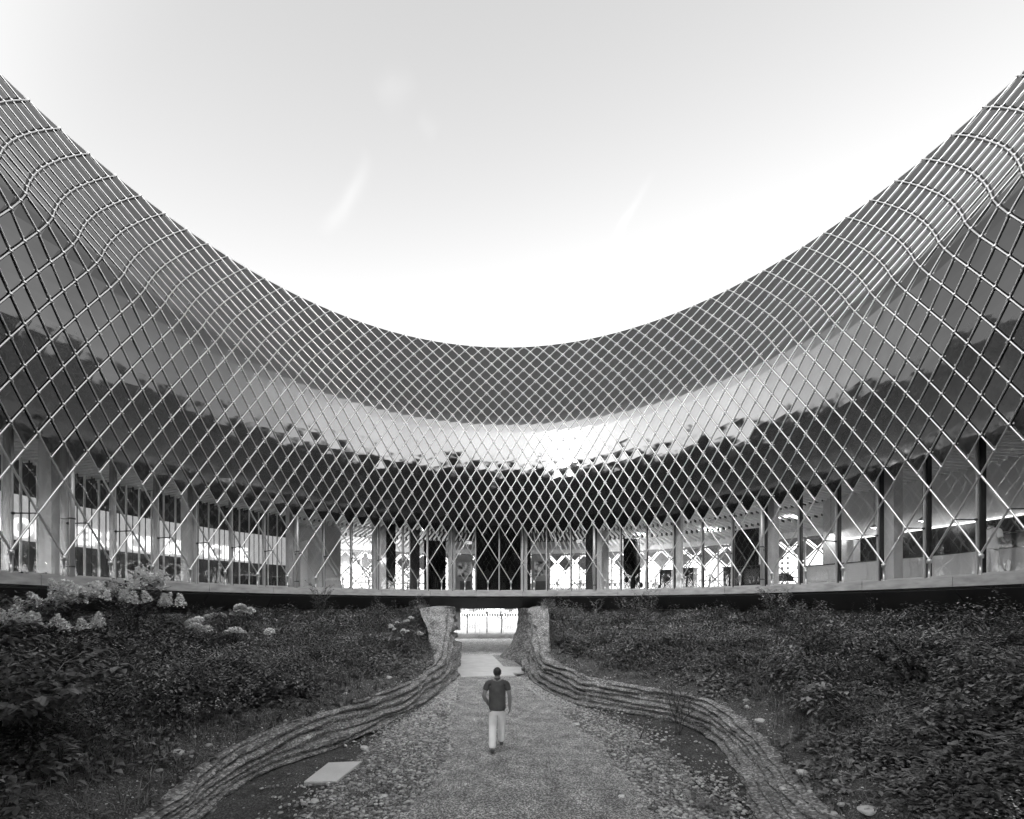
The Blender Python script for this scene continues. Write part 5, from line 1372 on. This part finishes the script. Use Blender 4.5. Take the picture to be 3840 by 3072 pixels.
# ------------------------------------------------------------------ beyond the passage: grass strip, fence, lamps, trees, quay, far houses
def grass_strip():
    rng = np.random.default_rng(7); n = 5200
    x = -5 + 12 * rng.random(n); y = 38.6 + 4.4 * rng.random(n); X = x + PSI * y; Y = y - PSI * x
    P = np.stack([X, Y, np.full(n, -.06)], 1); idx = np.repeat(np.arange(n), 3); m = len(idx)
    V, F = blade_mesh(P[idx] + np.concatenate([rng.normal(0, .05, (m, 2)), np.zeros((m, 1))], 1), rng.random(m) * 6.28, .2 + .6 * rng.random(m), .25 + .35 * rng.random(m), .012 + .01 * rng.random(m))
    tag(np_mesh('tall_grass', V, F, [M['grass']]), kind='stuff')
grass_strip()
def tree(name, label, base, H, rad, nl, leaf, seed, m, crown0=.35, group=None, trunk=.09, bark='bark'):
    rng = np.random.default_rng(seed); o = thing(name, label, 'tree', tuple(base), 0, group); b = MB()
    b.path([(0, 0, -.1), (rad * .05, 0, H * .3), (-rad * .04, rad * .05, H * .6), (0, 0, H * .92)], [trunk, trunk * .8, trunk * .5, trunk * .12], 7)
    tips = []
    for i in range(16):
        t = crown0 + (.92 - crown0) * i / 16; a = i * 2.4 + rng.normal(0, .3); l = rad * (.55 + .5 * rng.random()) * (1.1 - .75 * max(0, (t - .5) / .5)); p0 = Vector((0, 0, H * t)); p1 = p0 + Vector((math.cos(a) * l, math.sin(a) * l, l * .55))
        b.path([p0, p0.lerp(p1, .5) + Vector((0, 0, -l * .04)), p1], [trunk * .4, trunk * .25, trunk * .06], 5); tips += [(p0.lerp(p1, q), l) for q in (.45, .7, .9, 1.0)]
    b.build('trunk', M[bark], o)
    P = []
    for k in range(nl):
        p, l = tips[int(rng.random() * len(tips))]; P.append(tuple(p + Vector(rng.normal(0, l * .22 + .05, 3))))
    P = np.array(P); V, F = leaf_mesh2(P, rng.random(nl) * 6.28, rng.normal(0, .5, nl), leaf * (.7 + .6 * rng.random(nl)), leaf * .6, .1)
    np_mesh('crown', V, F, [M[m]], parent=o); return o
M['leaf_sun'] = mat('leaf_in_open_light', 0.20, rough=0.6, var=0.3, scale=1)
g_ = lambda px, py: at_z(px, py, -.25)
p = at_d(1879, HY, 45); tree('young_tree', 'young tree with a straight trunk seen through the passage beyond the fence', (p.x, p.y, -.15), 5.2, 1.7, 2600, .12, 3, 'leaf_sun', .30, trunk=.085)
p = at_d(1782, HY, 44); tree('young_birch', 'thin sapling with sparse leaves between the two lamp posts', (p.x, p.y, -.15), 4.6, .9, 500, .10, 4, 'leaf_sun', .2, trunk=.03, bark='bark_lt')
for i, (px, py, dpt, htop, lab) in enumerate(((1752, 2378, 46, 2304, 'shorter dark lamp post with a slanted head near the river fence'), (1826, 2383, 44, 2291, 'taller dark lamp post with a slanted head near the river fence'))):
    a = at_d(px, py, dpt); z1 = at_d(px, htop, dpt).z
    o = thing('lamp_post', lab, 'lamp post', (a.x, a.y, a.z - .1)); b = MB(); b.tube((0, 0, 0), (0, 0, z1 - a.z), .06, .05, 8, True); b.build('post', M['black'], o)
    b = MB(); b.box((.12, 0, z1 - a.z + .08), (.75, .18, .06), rot=Matrix.Rotation(-.35, 3, 'Y')); b.build('lamp_head', M['black'], o)
    b = MB(); b.box((0, 0, z1 - a.z - .12), (.2, .2, .22)); b.build('collar', M['black'], o)
fe = thing('mesh_fence', 'light metal mesh fence along the river in front of the water', 'fence')
b = MB(); y0 = 47.0
for k in range(60): b.box((-9 + .3 * k, y0, .28), (.012, .012, 1.1))
for z in (-.2, .1, .4, .8): b.box((0, y0 + .01, z), (19, .012, .02))
b.build('mesh_panel', M['frame'], fe)
for i, x in enumerate((-6.2, -3.6, -1.0, 1.6, 4.2)):
    b = MB(); b.box((x, y0 + .04, .55), (.05, .05, 1.75)); b.build('fence_post', M['frame'], fe)
b = MB(); b.tube((-9, y0 + .04, 1.45), (9, y0 + .04, 1.3), .018); b.build('top_wire', M['frame'], fe)
qr = thing('quay_railing', 'pale railing with a row of square openings on the far river bank', 'railing')
b = MB()
for z in (-2.0, -.35): b.box((0, 190.6, z), (160, .35, .35))
for k in range(110): b.box((-60 + 1.15 * k, 190.6, -1.18), (.4, .3, 1.3))
b.build('frame', mat('pale_quay_paint', .7), qr)
b = MB(); b.box((0, 191.0, -1.2), (160, .1, 1.5)); b.build('back', M['black'], qr)
def far_house(label, x, y, w, d, h, floors, m, roof):
    o = thing('far_building', label, 'building', (x, y, -.5)); b = MB(); b.box((0, 0, h / 2), (w, d, h)); b.build('wall', m, o)
    n = int(w / 3.2)
    for f in range(floors):
        for k in range(n):
            b = MB(); b.box((-w / 2 + (k + .5) * w / n, -d / 2 - .03, 1.6 + f * 3.1), (1.4, .08, 1.7)); b.build('window', M['steel_dark'], o)
    b = MB()
    if roof: b.add([(-w / 2 - .4, -d / 2 - .4, h), (w / 2 + .4, -d / 2 - .4, h), (w / 2 + .4, d / 2 + .4, h), (-w / 2 - .4, d / 2 + .4, h), (-w / 2, 0, h + 3.5), (w / 2, 0, h + 3.5)], [(0, 1, 5, 4), (2, 3, 4, 5), (0, 4, 3), (1, 2, 5), (3, 2, 1, 0)])
    else: b.box((0, 0, h + .2), (w + .4, d + .4, .4))
    b.build('roof', M['plinth'], o)
far_house('low pale building behind the quay left of the young tree', -12, 236, 26, 12, 7, 2, M['wall_wh'], False)
far_house('grey building with a pitched roof far behind the river at the right', 34, 262, 24, 14, 11, 3, M['wall_lt'], True)
far_house('tall pale apartment block far across the river on the cafe side', 150, 270, 40, 16, 36, 11, M['wall_wh'], False)
far_house('long pale building far across the river behind the letter wall', -190, 250, 60, 16, 16, 4, M['wall_wh'], False)
far_house('pale block with flat roof far across the river above the balcony railing', 62, 285, 34, 16, 20, 6, M['wall_wh'], False)
ho = thing('site_hoarding', 'white hoarding with dark painted marks on the far bank', 'hoarding')
b = MB(); b.box((-9, 222, 1.4), (30, .2, 3.4)); b.build('board', M['wall_wh'], ho)
for i, (x, w, h, z) in enumerate(((-17.2, .7, 1.9, 1.6), (-16.1, .7, 1.9, 1.6), (-14.9, .9, 1.9, 1.6), (-13.6, .5, 1.9, 1.6), (-9.6, .18, 2.2, 1.6), (-9.0, .18, 2.2, 1.6), (-8.4, .18, 2.2, 1.6), (-3.2, .8, 1.5, 1.8), (-2.1, .8, 1.5, 1.8), (-1.0, .8, 1.5, 1.8), (.1, .8, 1.5, 1.8))):
    b = MB(); b.box((x, 221.88, z), (w, .04, h)); b.build('painted_mark', M['steel_dark'], ho)
rng_ = random.Random(4)
spots = [(-26, 214, 9), (-19.5, 212, 7), (-1.5, 214, 7.5), (8, 213, 10), (14, 216, 9), (19, 213, 11), (26, 216, 10), (-33, 216, 11), (-42, 220, 12), (36, 218, 12)]
labs = ['round tree at the hoarding end on the far bank', 'dark bushy tree in front of the hoarding on the far bank', 'small dense tree at the middle of the far bank', 'tree right behind the young tree on the far bank', 'tree on the far bank left of the pitched roof', 'taller tree in front of the pitched-roof building', 'tree at the far bank right of the pitched roof', 'large tree on the far bank left of the hoarding', 'tallest tree on the far bank at the left', 'large tree on the far bank at the right']
for i, (x, y, h) in enumerate(spots):
    tree('river_tree', labs[i], (x, y, -.8), h, h * .36, 900, .9, 100 + i, 'leaf_sun', .15, 'trees on the far river bank', .25)
# trees just outside the outer glass, seen through the building
for i, (px, r, h, lab) in enumerate(((1385, 29.0, 6.5, 'tree with forked trunk outside the glass left of the passage'), (2575, 30.0, 7.0, 'leafy tree outside the glass right of the third column'), (1530, 30.5, 6.0, 'leafy tree outside the glass beside the grey core wall'), (3080, 33, 5.0, 'small tree outside the narrow window by the bar'))):
    p = bearing_r(px, r); tree('courtyard_tree' if False else 'outside_tree', lab, (p.x, p.y, -.05), h + 1.5, 1.9, 1700, .16, 200 + i, 'leaf_b', .4, 'trees outside the outer glass', .12)
